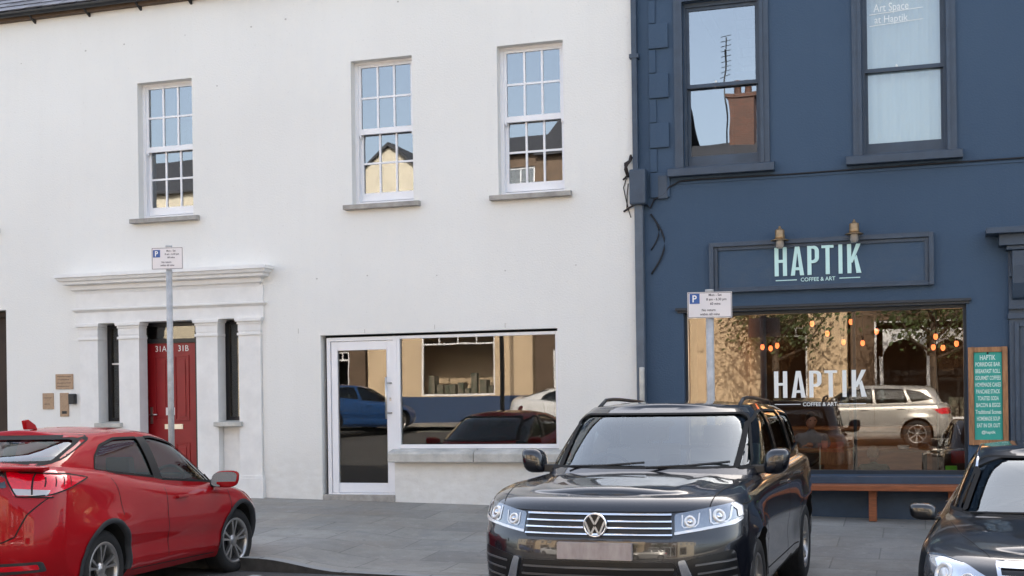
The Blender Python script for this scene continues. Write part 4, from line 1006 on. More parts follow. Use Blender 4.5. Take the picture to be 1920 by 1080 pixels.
    for s in (1, -1):
        m = MB(); m.ball((mx, s * my, mz), .075 * ms, .125 * ms * mw, .082 * ms, 10); m.v = [(mx + .075 * ms * math.copysign(abs((v[0] - mx) / (.075 * ms)) ** .75, v[0] - mx), s * my + .125 * ms * mw * math.copysign(abs((v[1] - s * my) / (.125 * ms * mw)) ** .62, v[1] - s * my) + s * .25 * (v[2] - mz), mz + .082 * ms * math.copysign(abs((v[2] - mz) / (.082 * ms)) ** .62, v[2] - mz)) for v in m.v]; mo = m.build('wing_mirror', P.get('mirror_paint', paint), root, off=Z0)
        me = mo.data
        for v in me.vertices:
            v.co.x = max(v.co.x, mx - .045 * ms + .35 * (abs(v.co.y) - my))
        m = MB(); m.box(mx - .02, mx + .035, *sorted((s * (my - .16 * ms), s * (my - .04))), mz - .075 * ms, mz - .03); m.build('mirror_arm', 'black_plastic', mo, off=Z0, bevel=.01)
        m = MB(); n = 20; sq = lambda q: math.copysign(abs(q) ** .6, q); m.add([(mx - .047 * ms + .35 * .110 * ms * mw * s * sq(math.cos(2 * math.pi * k / n)), s * my + .110 * ms * mw * sq(math.cos(2 * math.pi * k / n)) + s * .25 * .066 * sq(math.sin(2 * math.pi * k / n)), mz + .070 * ms * sq(math.sin(2 * math.pi * k / n))) for k in range(n)], [tuple(range(n))]); m.build('mirror_glass', 'chrome', mo, off=Z0)
    # interior: seats, wheel, dash
    st = P['seat_z']; fx = P['seat_x']
    for x in (fx, fx - .85):
        for s in (1, -1):
            m = MB(); m.prism([(x - .08, st - .55), (x + .08, st - .5), (x - .02, st), (x - .12, st)], s * .37 - .23, s * .37 + .23, 'y'); m.mi = 1
            m.prism([(x - .13, st + .03), (x - .03, st + .03), (x - .05, st + .19), (x - .14, st + .19)], s * .37 - .12, s * .37 + .12, 'y'); m.mi = 0
            m.box(x - .09, x - .07, s * .37 - .06, s * .37 - .045, st - .02, st + .05); m.box(x - .09, x - .07, s * .37 + .045, s * .37 + .06, st - .02, st + .05)
            m.build('seat', [P.get('seat_mat', 'seat_cloth')] * 2, root, bevel=.02, off=Z0)
    dx, dz = P['dash']
    m = MB(); m.prism([(dx + .35, dz - .3), (dx + .5, dz - .02), (dx - .05, dz), (dx - .15, dz - .08), (dx - .1, dz - .3)], -.68, .68, 'y'); m.build('dashboard', 'dash', root, bevel=.02, off=Z0)
    m = MB(); c = Vector((dx - .28, -.37, dz - .02)); rad = .185; ti = R(25); pts = []
    for k in range(29):
        t = 2 * math.pi * k / 28; pts.append(c + Vector((math.sin(ti) * math.sin(t) * rad, math.cos(t) * rad, math.cos(ti) * math.sin(t) * rad)))
    m.tube(pts, .014, 8, False); m.tube([c + Vector((0, -.17, 0)), c + Vector((0, .17, 0))], .014, 6); m.build('steering_wheel', 'dash', root, off=Z0)
    car.tub, car.cab = tub, cab
    return car

def lin(*p): return list(p)
# ---- red hatchback, nose to the kerb
CIV = dict(name='hatchback', label='shiny red hatchback parked nose in to the kerb in front of the red door', loc=(-7.25, -5.86, -.005), yaw=1.66, pitch=R(.8),
    paint='paint_red', axles=(1.22, -1.24), rw=.32, rr=.222, arch=.368, halfw=.885, tw=.21, steer=R(-8), flare=.022, hump=.035, humpz=.66, wheel_in=.12,
    tub=[dict(z=.20, xf=1.90, xr=-1.95, w=.78, f=(.22, .45), r=(.14, .4)), dict(z=.29, xf=2.06, xr=-2.10, w=.845, f=(.24, .45), r=(.16, .38)),
         dict(z=.45, xf=2.14, xr=-2.20, w=.87, f=(.24, .42), r=(.15, .34)), dict(z=.60, xf=2.12, xr=-2.22, w=.88, f=(.26, .42), r=(.15, .32)),
         dict(z=[(2, .69), (0, .72), (-1.3, .80), (-2, .84)], xf=2.04, xr=-2.19, w=.875, f=(.28, .45), r=(.16, .32)),
         dict(z=[(2, .755), (.9, .84), (0, .85), (-1.3, 1.00), (-2, 1.04)], xf=1.92, xr=-2.15, w=.855, f=(.30, .5), r=(.18, .30)),
         dict(z=[(1.8, .80), (.9, .90), (.4, .90), (0, .93), (-1.3, 1.10), (-2, 1.135)], xf=1.72, xr=-2.11, w=.80, f=(.32, .55), r=(.20, .30)),
         dict(z=[(1.7, .82), (.9, .925), (.4, .92), (0, .95), (-1.3, 1.145), (-2, 1.175)], xf=1.62, xr=-2.05, w=.73, f=(.32, .6), r=(.22, .30))],
    crown=.05,
    cab=[dict(z=[(1.5, .80), (-1.9, .95)], xf=1.52, xr=-2.11, w=.80, wr=.74, f=(.34, .5), r=(.14, .36)), dict(z=[(1.4, .93), (-1.8, 1.10)], xf=1.33, xr=-2.01, w=.785, wr=.72, f=(.33, .5), r=(.14, .36)),
         dict(z=[(1.0, 1.12), (-1.5, 1.22)], xf=.99, xr=-1.77, w=.735, wr=.68, f=(.28, .45), r=(.12, .34)), dict(z=1.32, xf=.60, xr=-1.43, w=.665, wr=.62, f=(.22, .4), r=(.10, .30)),
         dict(z=[(.3, 1.395), (-.4, 1.415), (-1.0, 1.39)], xf=.30, xr=-1.17, w=.585, wr=.56, f=(.16, .35), r=(.08, .26))],
    ccrown=.055, front_x=0, rear_cut=-.75,
    side_glass=[[(.97, .915), (.86, 1.00), (.67, 1.135), (.38, 1.29), (-.06, 1.37), (-.20, 1.368), (-.13, .995)], [(-.24, 1.02), (-.31, 1.368), (-.66, 1.365), (-.93, 1.31), (-1.09, 1.22), (-1.15, 1.115)]],
    screen=[(-.72, .98), (.72, .98), (.56, 1.375), (-.56, 1.375)], rear_glass=[(-.66, 1.19), (.66, 1.19), (.55, 1.385), (-.55, 1.385)],
    seams=[[(1.03, .92), (1.0, .70), (.90, .45), (.78, .30)], [(-.18, 1.0), (-.21, .7), (-.16, .32)], [(-1.10, 1.12), (-1.02, .95), (-1.0, .74)], [(-.80, .27), (.78, .25)], [(1.30, .86), (1.55, .78), (1.9, .74)]],
    seams_rear=[[(-.66, .96), (-.80, .94), (-.70, .82), (-.64, .66), (-.56, .62), (.56, .62), (.64, .66), (.70, .82), (.80, .94), (.66, .96)]],
    crease=[(lambda X: .46 + X * -.02, .018, .07)],
    handles=[(.06, .83)], mirror=(.76, .97, .95, 1.0), seat_z=1.0, seat_x=-.05, dash=(1.0, .93))
car = make_car(CIV); root = car.root; Z = Vector((0, 0, 0))
for s in ('left', 'right'):
    sg = 1 if s == 'left' else -1
    for a in CIV['axles']:     # black wheel arch trims
        m = MB(); n = 26; A, B, C_, D = [], [], [], []
        for k in range(n + 1):
            t = math.pi * (-.04 + 1.08 * k / n); 
            for r_, L in ((.366, A), (.405, B)):
                x, z = a + r_ * math.cos(t), .33 + r_ * math.sin(t); h = car.hit(s, (x, max(z, .21)), 'tub'); y = h[0].y if h else sg * .86
                L.append(Vector((x, y + sg * (.014 if L is A else .008), max(z, .2))))
            C_.append(A[-1] - Vector((0, sg * .05, 0)))
        m.add(A + B, [(i, i + 1, n + 2 + i, n + 1 + i) for i in range(n)], True); m.add(A + C_, [(i, i + 1, n + 2 + i, n + 1 + i) for i in range(n)], True)
        m.build('arch_trim', 'plastic_grey', root, off=Z)
# tail lamps wrap the rear corner: side half and rear half
for sg in (1, -1):
    sd_ = 'left' if sg > 0 else 'right'
    car.patch('door_pillar', rnd([(-.25, 1.01), (-.32, 1.372), (-.19, 1.372), (-.12, .99)], .01, .05), sd_, 'black_frame', off=.003, which='cab', skirt=.004)
    lp = car.patch('tail_lamp', rnd([(-1.45, 1.07), (-1.72, 1.10), (-2.01, 1.12), (-2.05, .955), (-1.91, .965), (-1.67, 1.025)], .015, .04), sd_, 'lamp_red', off=.006, which='tub', skirt=.03)
    lr = car.patch('lamp_lens', rnd([(sg * .50, 1.15), (sg * .60, .96), (sg * .815, .945), (sg * .82, 1.08), (sg * .74, 1.145)], .015, .04), 'rear', 'lamp_red', off=.006, which='tub', skirt=.03, parent=lp)
    car.patch('clear_lens', rnd([(sg * .58, 1.015), (sg * .62, .965), (sg * .79, .955), (sg * .80, .995)], .012, .04), 'rear', 'lamp_clear', off=.008, which='tub', skirt=.03, parent=lp)
    def rib(pts, d, wd_, par=lp):
        m = MB(); car.strip(m, pts, d, wd_, .009, 'tub')
        if m.v: m.build('lens_rib', 'arch_black', par, off=Z)
    rib([(sg * .68, 1.13), (sg * .71, .965)], 'rear', .010)
    for q in (-1.68, -1.75, -1.82, -1.89): rib([(q, 1.09), (q - .04, 1.02)], sd_, .007)
    rib([(-2.05, .95), (-1.91, .960), (-1.67, 1.02), (-1.44, 1.07), (-1.68, 1.105), (-1.99, 1.125)], sd_, .010); rib([(sg * .49, 1.15), (sg * .57, 1.03), (sg * .62, .955), (sg * .82, .940)], 'rear', .010)
    # rear reflector slots low in the bumper
    car.patch('rear_reflector', rnd([(sg * .50, .40), (sg * .76, .41), (sg * .76, .45), (sg * .50, .44)], .01, .04), 'rear', 'lamp_red', off=.006, which='tub', skirt=.02)
    car.patch('reflector_recess', rnd([(sg * .46, .37), (sg * .79, .39), (sg * .79, .47), (sg * .46, .46)], .02, .04), 'rear', 'plastic_grey', off=.003, which='tub', skirt=.02)
    hl = car.patch('headlight', rnd([(1.40, .80), (1.75, .74), (1.86, .66), (1.72, .66)], .02, .04), sd_, 'lamp_chrome', off=.005, which='tub', skirt=.02)
car.patch('tailgate_glass', rnd([(-.49, 1.14), (.49, 1.14), (.55, 1.02), (-.55, 1.02)], .02, .05), 'rear', 'gloss_black', off=.004, which='tub', skirt=.01)
m = MB(); 
secs = []
for y, sc, dx in ((-.79, .35, .16), (-.72, .8, .09), (-.5, 1, .03), (0, 1, 0), (.5, 1, .03), (.72, .8, .09), (.79, .35, .16)):
    secs.append([(-2.125 + dx + px * sc, y, 1.165 + pz * sc) for px, pz in ((0, .0), (.015, .014), (.06, .020), (.20, .018), (.20, -.05), (.03, -.018))])
vs_ = [p for q in secs for p in q]; n = 6
m.add(vs_, [(i * n + k, i * n + (k + 1) % n, (i + 1) * n + (k + 1) % n, (i + 1) * n + k) for i in range(len(secs) - 1) for k in range(n)] + [tuple(range(n)), tuple(range(len(vs_) - n, len(vs_)))], False)
m.build('spoiler', 'paint_red', root, bevel=.006, off=Z)
m = MB(); m.prism([(-1.02, 1.45), (-1.045, 1.525), (-.99, 1.535), (-.89, 1.49), (-.86, 1.45)], -.018, .018, 'y'); m.build('roof_fin', 'paint_red', root, bevel=.008, off=Z)
m = MB(); m.box(-2.25, -2.21, -.26, .26, .66, .77); m.build('number_plate', 'plate_blur', root, off=Z)

# ---- black off-roader, reversed in
VW = dict(name='off_roader', label='large black off-roader with chrome grille bars facing the camera between the two houses', loc=(-2.07, -4.98, -.085), yaw=-1.60, pitch=R(.35),
    paint='paint_black', axles=(1.45, -1.45), rw=.37, rr=.245, arch=.43, halfw=.965, tw=.26, flare=.025, wheel_style='seven', hump=.02, humpz=.8,
    tub=[dict(z=.25, xf=2.20, xr=-2.20, w=.86, f=(.20, .45), r=(.12, .4)), dict(z=.34, xf=2.32, xr=-2.32, w=.925, f=(.20, .42), r=(.12, .35)),
         dict(z=.55, xf=2.38, xr=-2.38, w=.95, f=(.20, .40), r=(.12, .32)), dict(z=.74, xf=2.375, xr=-2.37, w=.96, f=(.20, .38), r=(.12, .3)),
         dict(z=[(2.4, .84), (-2, .86)], xf=2.345, xr=-2.35, w=.96, f=(.20, .38), r=(.12, .3)),
         dict(z=[(2.4, .975), (1.6, 1.00), (-2, 1.02)], xf=2.29, xr=-2.33, w=.952, f=(.20, .40), r=(.12, .3)),
         dict(z=[(2.3, 1.045), (1.2, 1.085), (0, 1.10), (-2, 1.13)], xf=2.21, xr=-2.30, w=.925, f=(.20, .42), r=(.12, .3)),
         dict(z=[(2.2, 1.075), (1.2, 1.125), (0, 1.14), (-2, 1.17)], xf=2.11, xr=-2.26, w=.87, f=(.20, .45), r=(.12, .3))],
    crown=.05,
    cab=[dict(z=1.02, xf=1.32, xr=-2.24, w=.87, f=(.20, .36), r=(.10, .3)), dict(z=1.16, xf=1.10, xr=-2.20, w=.862, f=(.20, .36), r=(.10, .3)),
         dict(z=1.36, xf=.775, xr=-2.10, w=.825, f=(.18, .32), r=(.09, .28)), dict(z=1.55, xf=.465, xr=-1.97, w=.77, f=(.16, .30), r=(.08, .26)),
         dict(z=[(.3, 1.655), (-.5, 1.675), (-1.9, 1.62)], xf=.275, xr=-1.86, w=.675, f=(.13, .26), r=(.08, .24))],
    ccrown=.035, front_x=0, rear_cut=-1.5,
    side_glass=[[(.86, 1.19), (.30, 1.52), (.0, 1.60), (-.30, 1.62), (-.33, 1.19)], [(-.42, 1.19), (-.38, 1.62), (-1.12, 1.60), (-1.26, 1.21)], [(-1.36, 1.22), (-1.22, 1.59), (-1.66, 1.55), (-1.90, 1.28)]],
    screen=[(-.815, 1.20), (.815, 1.20), (.70, 1.605), (-.70, 1.605)], rear_glass=[(-.70, 1.22), (.70, 1.22), (.60, 1.55), (-.60, 1.55)],
    seams=[[(1.0, 1.13), (.98, .8), (.86, .45)], [(-.37, 1.15), (-.38, .5), (-.36, .38)], [(-1.3, 1.15), (-1.22, .9), (-1.02, .62), (-.98, .45)], [(-.95, .42), (.86, .42)], [(1.55, 1.02), (2.15, .99)]],
    seams_front=[[(-.93, 1.03), (-.90, .985), (-.50, .975)], [(.93, 1.03), (.90, .985), (.50, .975)], [(-.50, .975), (.50, .975)], [(-.52, .815), (.52, .815)]],
    seams_top=[[(2.12, .74), (1.6, .80), (1.22, .79)], [(2.12, -.74), (1.6, -.80), (1.22, -.79)]],
    handles=[(-.15, 1.02), (-1.05, 1.04)], handle_paint='paint_black', mirror=(.66, .995, 1.235, 1.25), mirror_w=.62, seat_z=1.30, seat_x=-.15, dash=(.80, 1.13), seat_mat='seat_beige',
    crease=[(.60, .02, .12)], ridge=(.50, .014, 1.0))
car = make_car(VW); root = car.root
# grille with chrome bars
gr = car.patch('grille', rnd([(-.50, .972), (.50, .972), (.515, .80), (-.515, .80)], .015, .05), 'front', 'grille_black', off=.003, which='tub', skirt=.01)
for k in range(4):
    z = .955 - k * .044; wz = .505 + k * .004
    car.patch('chrome_bar', rnd([(-wz, z + .0055), (wz, z + .0055), (wz, z - .0055), (-wz, z - .0055)], .002, .03), 'front', 'chrome', off=.018, which='tub', parent=gr, rings=3, skirt=.02, center=(0, z))
h = car.hit('front', (0, .885), 'tub')[0]; bx = h.x + .035
m = MB(); m.lathe([(.068, -.012), (.069, .004), (.078, .010), (.084, .004), (.085, -.012)], (bx, 0, .890), 'x', 40)
def bar(p, q, th=.0145):
    p, q = Vector(p), Vector(q); d = (q - p).normalized(); nn = Vector((-d.y, d.x)) * th / 2
    m.prism([(v.x, v.y + .890) for v in (p + nn, q + nn, q - nn, p - nn)], bx - .006, bx + .007, 'x')
for s_ in (1, -1):
    bar((s_ * .036, .068), (s_ * .001, .006)); bar((s_ * .069, .026), (s_ * .030, -.064)); bar((s_ * .030, -.064), (s_ * .001, -.010))
bd = m.build('badge', 'chrome', gr, off=Z)
m = MB(); m.lathe([(0, -.006), (.07, -.006)], (bx, 0, .890), 'x', 32); m.build('badge_backing', 'grille_black', gr, off=Z)
for sg in (1, -1):
    oq = [(sg * .525, .962), (sg * .88, 1.024), (sg * .925, 1.00), (sg * .935, .92), (sg * .90, .885), (sg * .535, .825)]
    hl = car.patch('headlight', rnd(oq, .02, .04), 'front', 'lamp_dark', off=.004, which='tub', skirt=.01)
    # chrome inner housing: lower lip and two projector rings
    car.patch('lamp_lip', rnd([(sg * .53, .842), (sg * .90, .902), (sg * .925, .93), (sg * .93, .910), (sg * .89, .882), (sg * .532, .824)], .006, .04), 'front', 'lamp_white', off=.010, which='tub', parent=hl, skirt=.01, center=(sg * .72, .855))
    car.patch('lamp_lip', rnd([(sg * .88, 1.022), (sg * .92, .995), (sg * .93, .93), (sg * .905, .93), (sg * .895, .98), (sg * .86, 1.008)], .006, .03), 'front', 'lamp_white', off=.010, which='tub', parent=hl, skirt=.01, center=(sg * .90, .972))
    for (yy, zz, rr_) in ((.625, .912, .036), (.800, .942, .043)):
        hh = car.hit('front', (sg * yy, zz), 'tub')
        nn = hh[1]; m = MB(); qd = nn.to_track_quat('X', 'Z')
        tmp = MB(); tmp.lathe([(rr_ * .62, .004), (rr_ * .66, .014), (rr_, .018), (rr_ * 1.12, .012), (rr_ * 1.12, -.01)], (0, 0, 0), 'x', 28)
        m.add([hh[0] + qd @ Vector(v) for v in tmp.v], tmp.f, True); m.build('lamp_ring', 'lamp_white', hl, off=Z)
        tmp = MB(); tmp.ball((.004, 0, 0), .016, rr_ * .62, rr_ * .62, 8); m = MB(); m.add([hh[0] + qd @ Vector(v) for v in tmp.v], tmp.f, True); m.build('projector', 'lamp_chrome', hl, off=Z)
    # squared running light round the outer projector
    car.patch('running_light', rnd([(sg * .735, .985), (sg * .75, .905), (sg * .86, .925), (sg * .868, 1.0), (sg * .855, 1.0), (sg * .85, .935), (sg * .762, .918), (sg * .75, .985)], .004, .03), 'front', 'lamp_white', off=.007, which='tub', parent=hl, skirt=.01, center=(sg * .757, .912)) if False else None
    u = MB(); car.strip(u, [(sg * .742, .988), (sg * .752, .905), (sg * .768, .893), (sg * .845, .905), (sg * .862, .925), (sg * .868, 1.0)], 'front', .011, .009, 'tub'); car.strip(u, [(sg * .575, .955), (sg * .578, .885), (sg * .59, .872), (sg * .66, .880), (sg * .675, .895), (sg * .68, .965)], 'front', .008, .009, 'tub'); u.build('running_light', 'lamp_white', hl, off=Z)
    # side intake with fins, bright diagonal blade
    it = car.patch('bumper_intake', rnd([(sg * .60, .66), (sg * .90, .72), (sg * .925, .42), (sg * .66, .37)], .04, .05), 'front', 'grille_black', off=.003, which='tub', skirt=.01)
    for k in range(4):
        z = .625 - k * .058
        car.patch('fin', rnd([(sg * (.665 + k * .012), z + .006), (sg * .90, z + .03), (sg * .90, z + .018), (sg * (.665 + k * .012), z - .006)], .003, .05), 'front', 'fin_grey', off=.010, which='tub', parent=it, rings=2, skirt=.012)
    car.patch('bumper_blade', rnd([(sg * .555, .655), (sg * .60, .665), (sg * .70, .40), (sg * .665, .36), (sg * .62, .38)], .012, .04), 'front', 'lamp_chrome', off=.016, which='tub', skirt=.03)
    car.patch('washer_cap', rnd([(sg * .66, .755), (sg * .76, .765), (sg * .76, .785), (sg * .66, .778)], .008, .04), 'front', 'paint_black', off=.004, which='tub', skirt=.01)
lo = car.patch('lower_grille', rnd([(-.54, .645), (.54, .645), (.63, .36), (.55, .31), (-.55, .31), (-.63, .36)], .03, .06), 'front', 'grille_black', off=.002, which='tub', skirt=.01)
for k in range(5):
    z = .60 - k * .055; wz = .53 + k * .012
    car.patch('lower_bar', rnd([(-wz, z + .006), (wz, z + .006), (wz, z - .006), (-wz, z - .006)], .002, .05), 'front', 'fin_grey', off=.010, which='tub', parent=lo, rings=2, skirt=.015, center=(0, z))
pl_ = car.patch('number_plate', rnd([(-.262, .775), (.262, .775), (.262, .66), (-.262, .66)], .006, .06), 'front', 'plate_blur', off=.022, which='tub', skirt=.03, flat=.9)
for sg in (1, -1):
    m = MB(); pts = []
    for k in range(9):
        x = .05 - 1.85 * k / 8; h = car.hit('top', (x, sg * .60), 'cab')[0]; pts.append(Vector((x, sg * .605, h.z + (.045 if 0 < k < 8 else -.01) * 1)))
    pts[0].z -= .0; m.tube(pts, .016, 10); m.build('roof_rail', 'black_plastic', root, off=Z)
m = MB()
for (y0, y1) in ((-.62, .02), (.05, .66)):
    h0 = car.hit('front', (y0, 1.205), 'cab')[0]; h1 = car.hit('front', (y1, 1.235), 'cab')[0]
    m.tube([h0 + Vector((.05, 0, .0)), (h0 + h1) / 2 + Vector((.05, 0, -.005)), h1 + Vector((.02, 0, .005))], .010, 6)
m.build('wiper', 'black_plastic', root, off=Z)
m = MB(); m.ball((.30, 0, 1.52), .03, .11, .035, 8); m.build('rear_view_mirror', 'dash', root, off=Z)
for sg in (1, -1):
    m = MB(); m.box(.22, .235, *sorted((sg * .10, sg * .52)), 1.50, 1.59) if False else None
for sg in (1, -1):
    car.patch('tail_lamp', rnd([(sg * .55, 1.04), (sg * .90, 1.06), (sg * .90, .90), (sg * .55, .92)], .02, .05), 'rear', 'lamp_red', off=.005, which='tub')

# ---- black saloon at the right edge
ME = dict(name='saloon', label='black saloon with a silver trimmed bonnet cut off by the right edge of the photo', loc=(.98, -5.30, -.16), yaw=-1.66, pitch=R(1.0),
    paint='paint_black2', axles=(1.40, -1.36), rw=.32, rr=.225, arch=.365, halfw=.885, tw=.22, flare=.015,
    tub=[dict(z=.20, xf=2.10, xr=-2.20, w=.80, f=(.24, .5), r=(.18, .4)), dict(z=.30, xf=2.22, xr=-2.32, w=.85, f=(.26, .5), r=(.18, .4)), dict(z=.48, xf=2.27, xr=-2.35, w=.87, f=(.28, .48), r=(.18, .4)),
         dict(z=.62, xf=2.25, xr=-2.34, w=.88, f=(.28, .46), r=(.18, .4)), dict(z=[(2.2, .735), (1.5, .78), (-2, .86)], xf=2.19, xr=-2.32, w=.878, f=(.28, .46), r=(.18, .4)),
         dict(z=[(2.2, .79), (1.5, .84), (.8, .885), (-2, .95)], xf=2.10, xr=-2.28, w=.855, f=(.28, .5), r=(.18, .4)),
         dict(z=[(2.1, .82), (1.5, .87), (.8, .92), (-2, .99)], xf=2.02, xr=-2.22, w=.80, f=(.28, .55), r=(.18, .4)),
         dict(z=[(2.0, .83), (1.5, .885), (.8, .935), (-2, 1.0)], xf=1.94, xr=-2.15, w=.73, f=(.28, .6), r=(.18, .4))],
    crown=.045,
    cab=[dict(z=.84, xf=1.20, xr=-1.90, w=.79, f=(.22, .42), r=(.15, .4)), dict(z=.95, xf=.99, xr=-1.80, w=.775, f=(.22, .42), r=(.15, .4)), dict(z=1.12, xf=.67, xr=-1.50, w=.725, f=(.20, .4), r=(.14, .38)),
         dict(z=1.28, xf=.375, xr=-1.20, w=.66, f=(.18, .36), r=(.12, .34)), dict(z=[(.1, 1.375), (-.5, 1.395), (-1, 1.365)], xf=.175, xr=-.98, w=.575, f=(.14, .32), r=(.10, .3))],
    ccrown=.04, front_x=0, rear_cut=-.8,
    side_glass=[[(.72, .975), (.30, 1.22), (-.05, 1.34), (-.36, 1.35), (-.40, .985)], [(-.48, .985), (-.45, 1.35), (-.80, 1.32), (-1.15, 1.14), (-1.28, 1.02)]],
    screen=[(-.70, .965), (.70, .965), (.56, 1.335), (-.56, 1.335)], rear_glass=[(-.6, 1.05), (.6, 1.05), (.5, 1.31), (-.5, 1.31)],
    seams=[[(.86, .93), (.84, .6), (.75, .32)], [(-.43, .95), (-.45, .35)], [(-.95, .6), (-.85, .35)]],
    seams_top=[[(2.0, .42), (1.5, .62), (1.0, .72)], [(2.0, -.42), (1.5, -.62), (1.0, -.72)]],
    handles=[(-.25, .84), (-1.15, .86)], mirror=(.74, .93, .965, .76), seat_z=1.07, seat_x=-.2, dash=(.70, .90))
car = make_car(ME); root = car.root
g = car.patch('grille', rnd([(-.36, .765), (.36, .765), (.30, .55), (-.30, .55)], .03, .05), 'front', 'grille_black', off=.006, which='tub')
car.patch('grille_surround', rnd([(-.385, .80), (.385, .80), (.37, .765), (-.37, .765)], .012, .05), 'front', 'chrome', off=.014, which='tub', parent=g, center=(0, .782), rings=3)
for sg in (1, -1):
    car.patch('grille_surround', rnd([(sg * .385, .79), (sg * .36, .79), (sg * .30, .55), (sg * .325, .55)], .008, .04), 'front', 'chrome', off=.012, which='tub', parent=g, rings=3)
for k in range(3):
    z = .72 - k * .055; w_ = .35 - k * .015; car.patch('grille_bar', rnd([(-w_, z + .008), (w_, z + .008), (w_, z - .008), (-w_, z - .008)], .003, .05), 'front', 'chrome', off=.012, which='tub', parent=g, center=(0, z), rings=2)
for sg in (1, -1):
    hl = car.patch('headlight', rnd([(sg * .40, .70), (sg * .55, .775), (sg * .72, .81), (sg * .82, .80), (sg * .84, .66), (sg * .70, .585), (sg * .46, .62)], .03, .04), 'front', 'lamp_chrome', off=.004, which='tub')
    for (yy, zz, rr_) in ((.70, .70, .070), (.55, .685, .045)):
        hh = car.hit('front', (sg * yy, zz), 'tub'); nn = hh[1]; qd = nn.to_track_quat('X', 'Z')
        tmp = MB(); tmp.lathe([(rr_ * .55, -.004), (rr_ * .8, .010), (rr_, .014), (rr_ * 1.08, .008), (rr_ * 1.08, -.01)], (0, 0, 0), 'x', 28); m = MB(); m.add([hh[0] + qd @ Vector(v) for v in tmp.v], tmp.f, True); m.build('lamp_ring', 'lamp_white', hl, off=Z)
        tmp = MB(); tmp.ball((.0, 0, 0), .014, rr_ * .6, rr_ * .6, 8); m = MB(); m.add([hh[0] + qd @ Vector(v) for v in tmp.v], tmp.f, True); m.build('projector', 'lamp_white', hl, off=Z)
    car.patch('bumper_intake', rnd([(sg * .45, .42), (sg * .78, .44), (sg * .76, .30), (sg * .45, .28)], .03, .05), 'front', 'grille_black', off=.003, which='tub')
    car.patch('tail_lamp', rnd([(sg * .5, .95), (sg * .80, .96), (sg * .80, .78), (sg * .5, .80)], .02, .05), 'rear', 'lamp_red', off=.005, which='tub')
    m = MB(); pts = []
    for k in range(8):
        x = .22 - 1.5 * k / 7; hh = car.hit('top', (x, sg * .585), 'cab'); 
        if hh: pts.append(hh[0] + Vector((0, 0, .006)))
    m.tube(pts, .010, 8); m.build('roof_trim', 'chrome', root, off=Z)
m = MB()
for (y0, y1) in ((-.60, .0), (.0, .60)):
    h0 = car.hit('front', (y0, .975), 'cab')[0]; h1 = car.hit('front', (y1, .99), 'cab')[0]; m.tube([h0 + Vector((.05, 0, 0)), (h0 + h1) / 2 + Vector((.05, 0, 0)), h1 + Vector((.03, 0, 0))], .009, 6)
m.build('wiper', 'black_plastic', root, off=Z)

# ------------------------------------------------------------------ people
def skin_fig(name, verts, edges, mats_, parent, subdiv=2):
    """one continuous surface grown round a skeleton; verts = [(x,y,z,rx,ry)]"""
    me = bpy.data.meshes.new(name); me.from_pydata([v[:3] for v in verts], edges, [])
    o = bpy.data.objects.new(name, me); COL.objects.link(o)
    md = o.modifiers.new('s', 'SKIN'); me_s = me.skin_vertices[0].data if me.skin_vertices else None
    if me_s is None:
        bpy.context.view_layer.objects.active = o
        bm = bmesh.new(); bm.from_mesh(me); bm.verts.layers.skin.new(); bm.to_mesh(me); bm.free(); me_s = me.skin_vertices[0].data
    for i, v in enumerate(verts): me_s[i].radius = (v[3], v[4] if len(v) > 4 else v[3]); me_s[i].use_root = (i == 0)
    sb = o.modifiers.new('u', 'SUBSURF'); sb.levels = subdiv; sb.render_levels = subdiv
    m2 = bpy.data.meshes.new_from_object(o.evaluated_get(bpy.context.evaluated_depsgraph_get())); o.modifiers.clear(); o.data = m2; bpy.data.meshes.remove(me)
    m2.materials.clear(); m2.materials.append(M[mats_]); 
    for p in m2.polygons: p.use_smooth = True
    o.parent = parent; return o
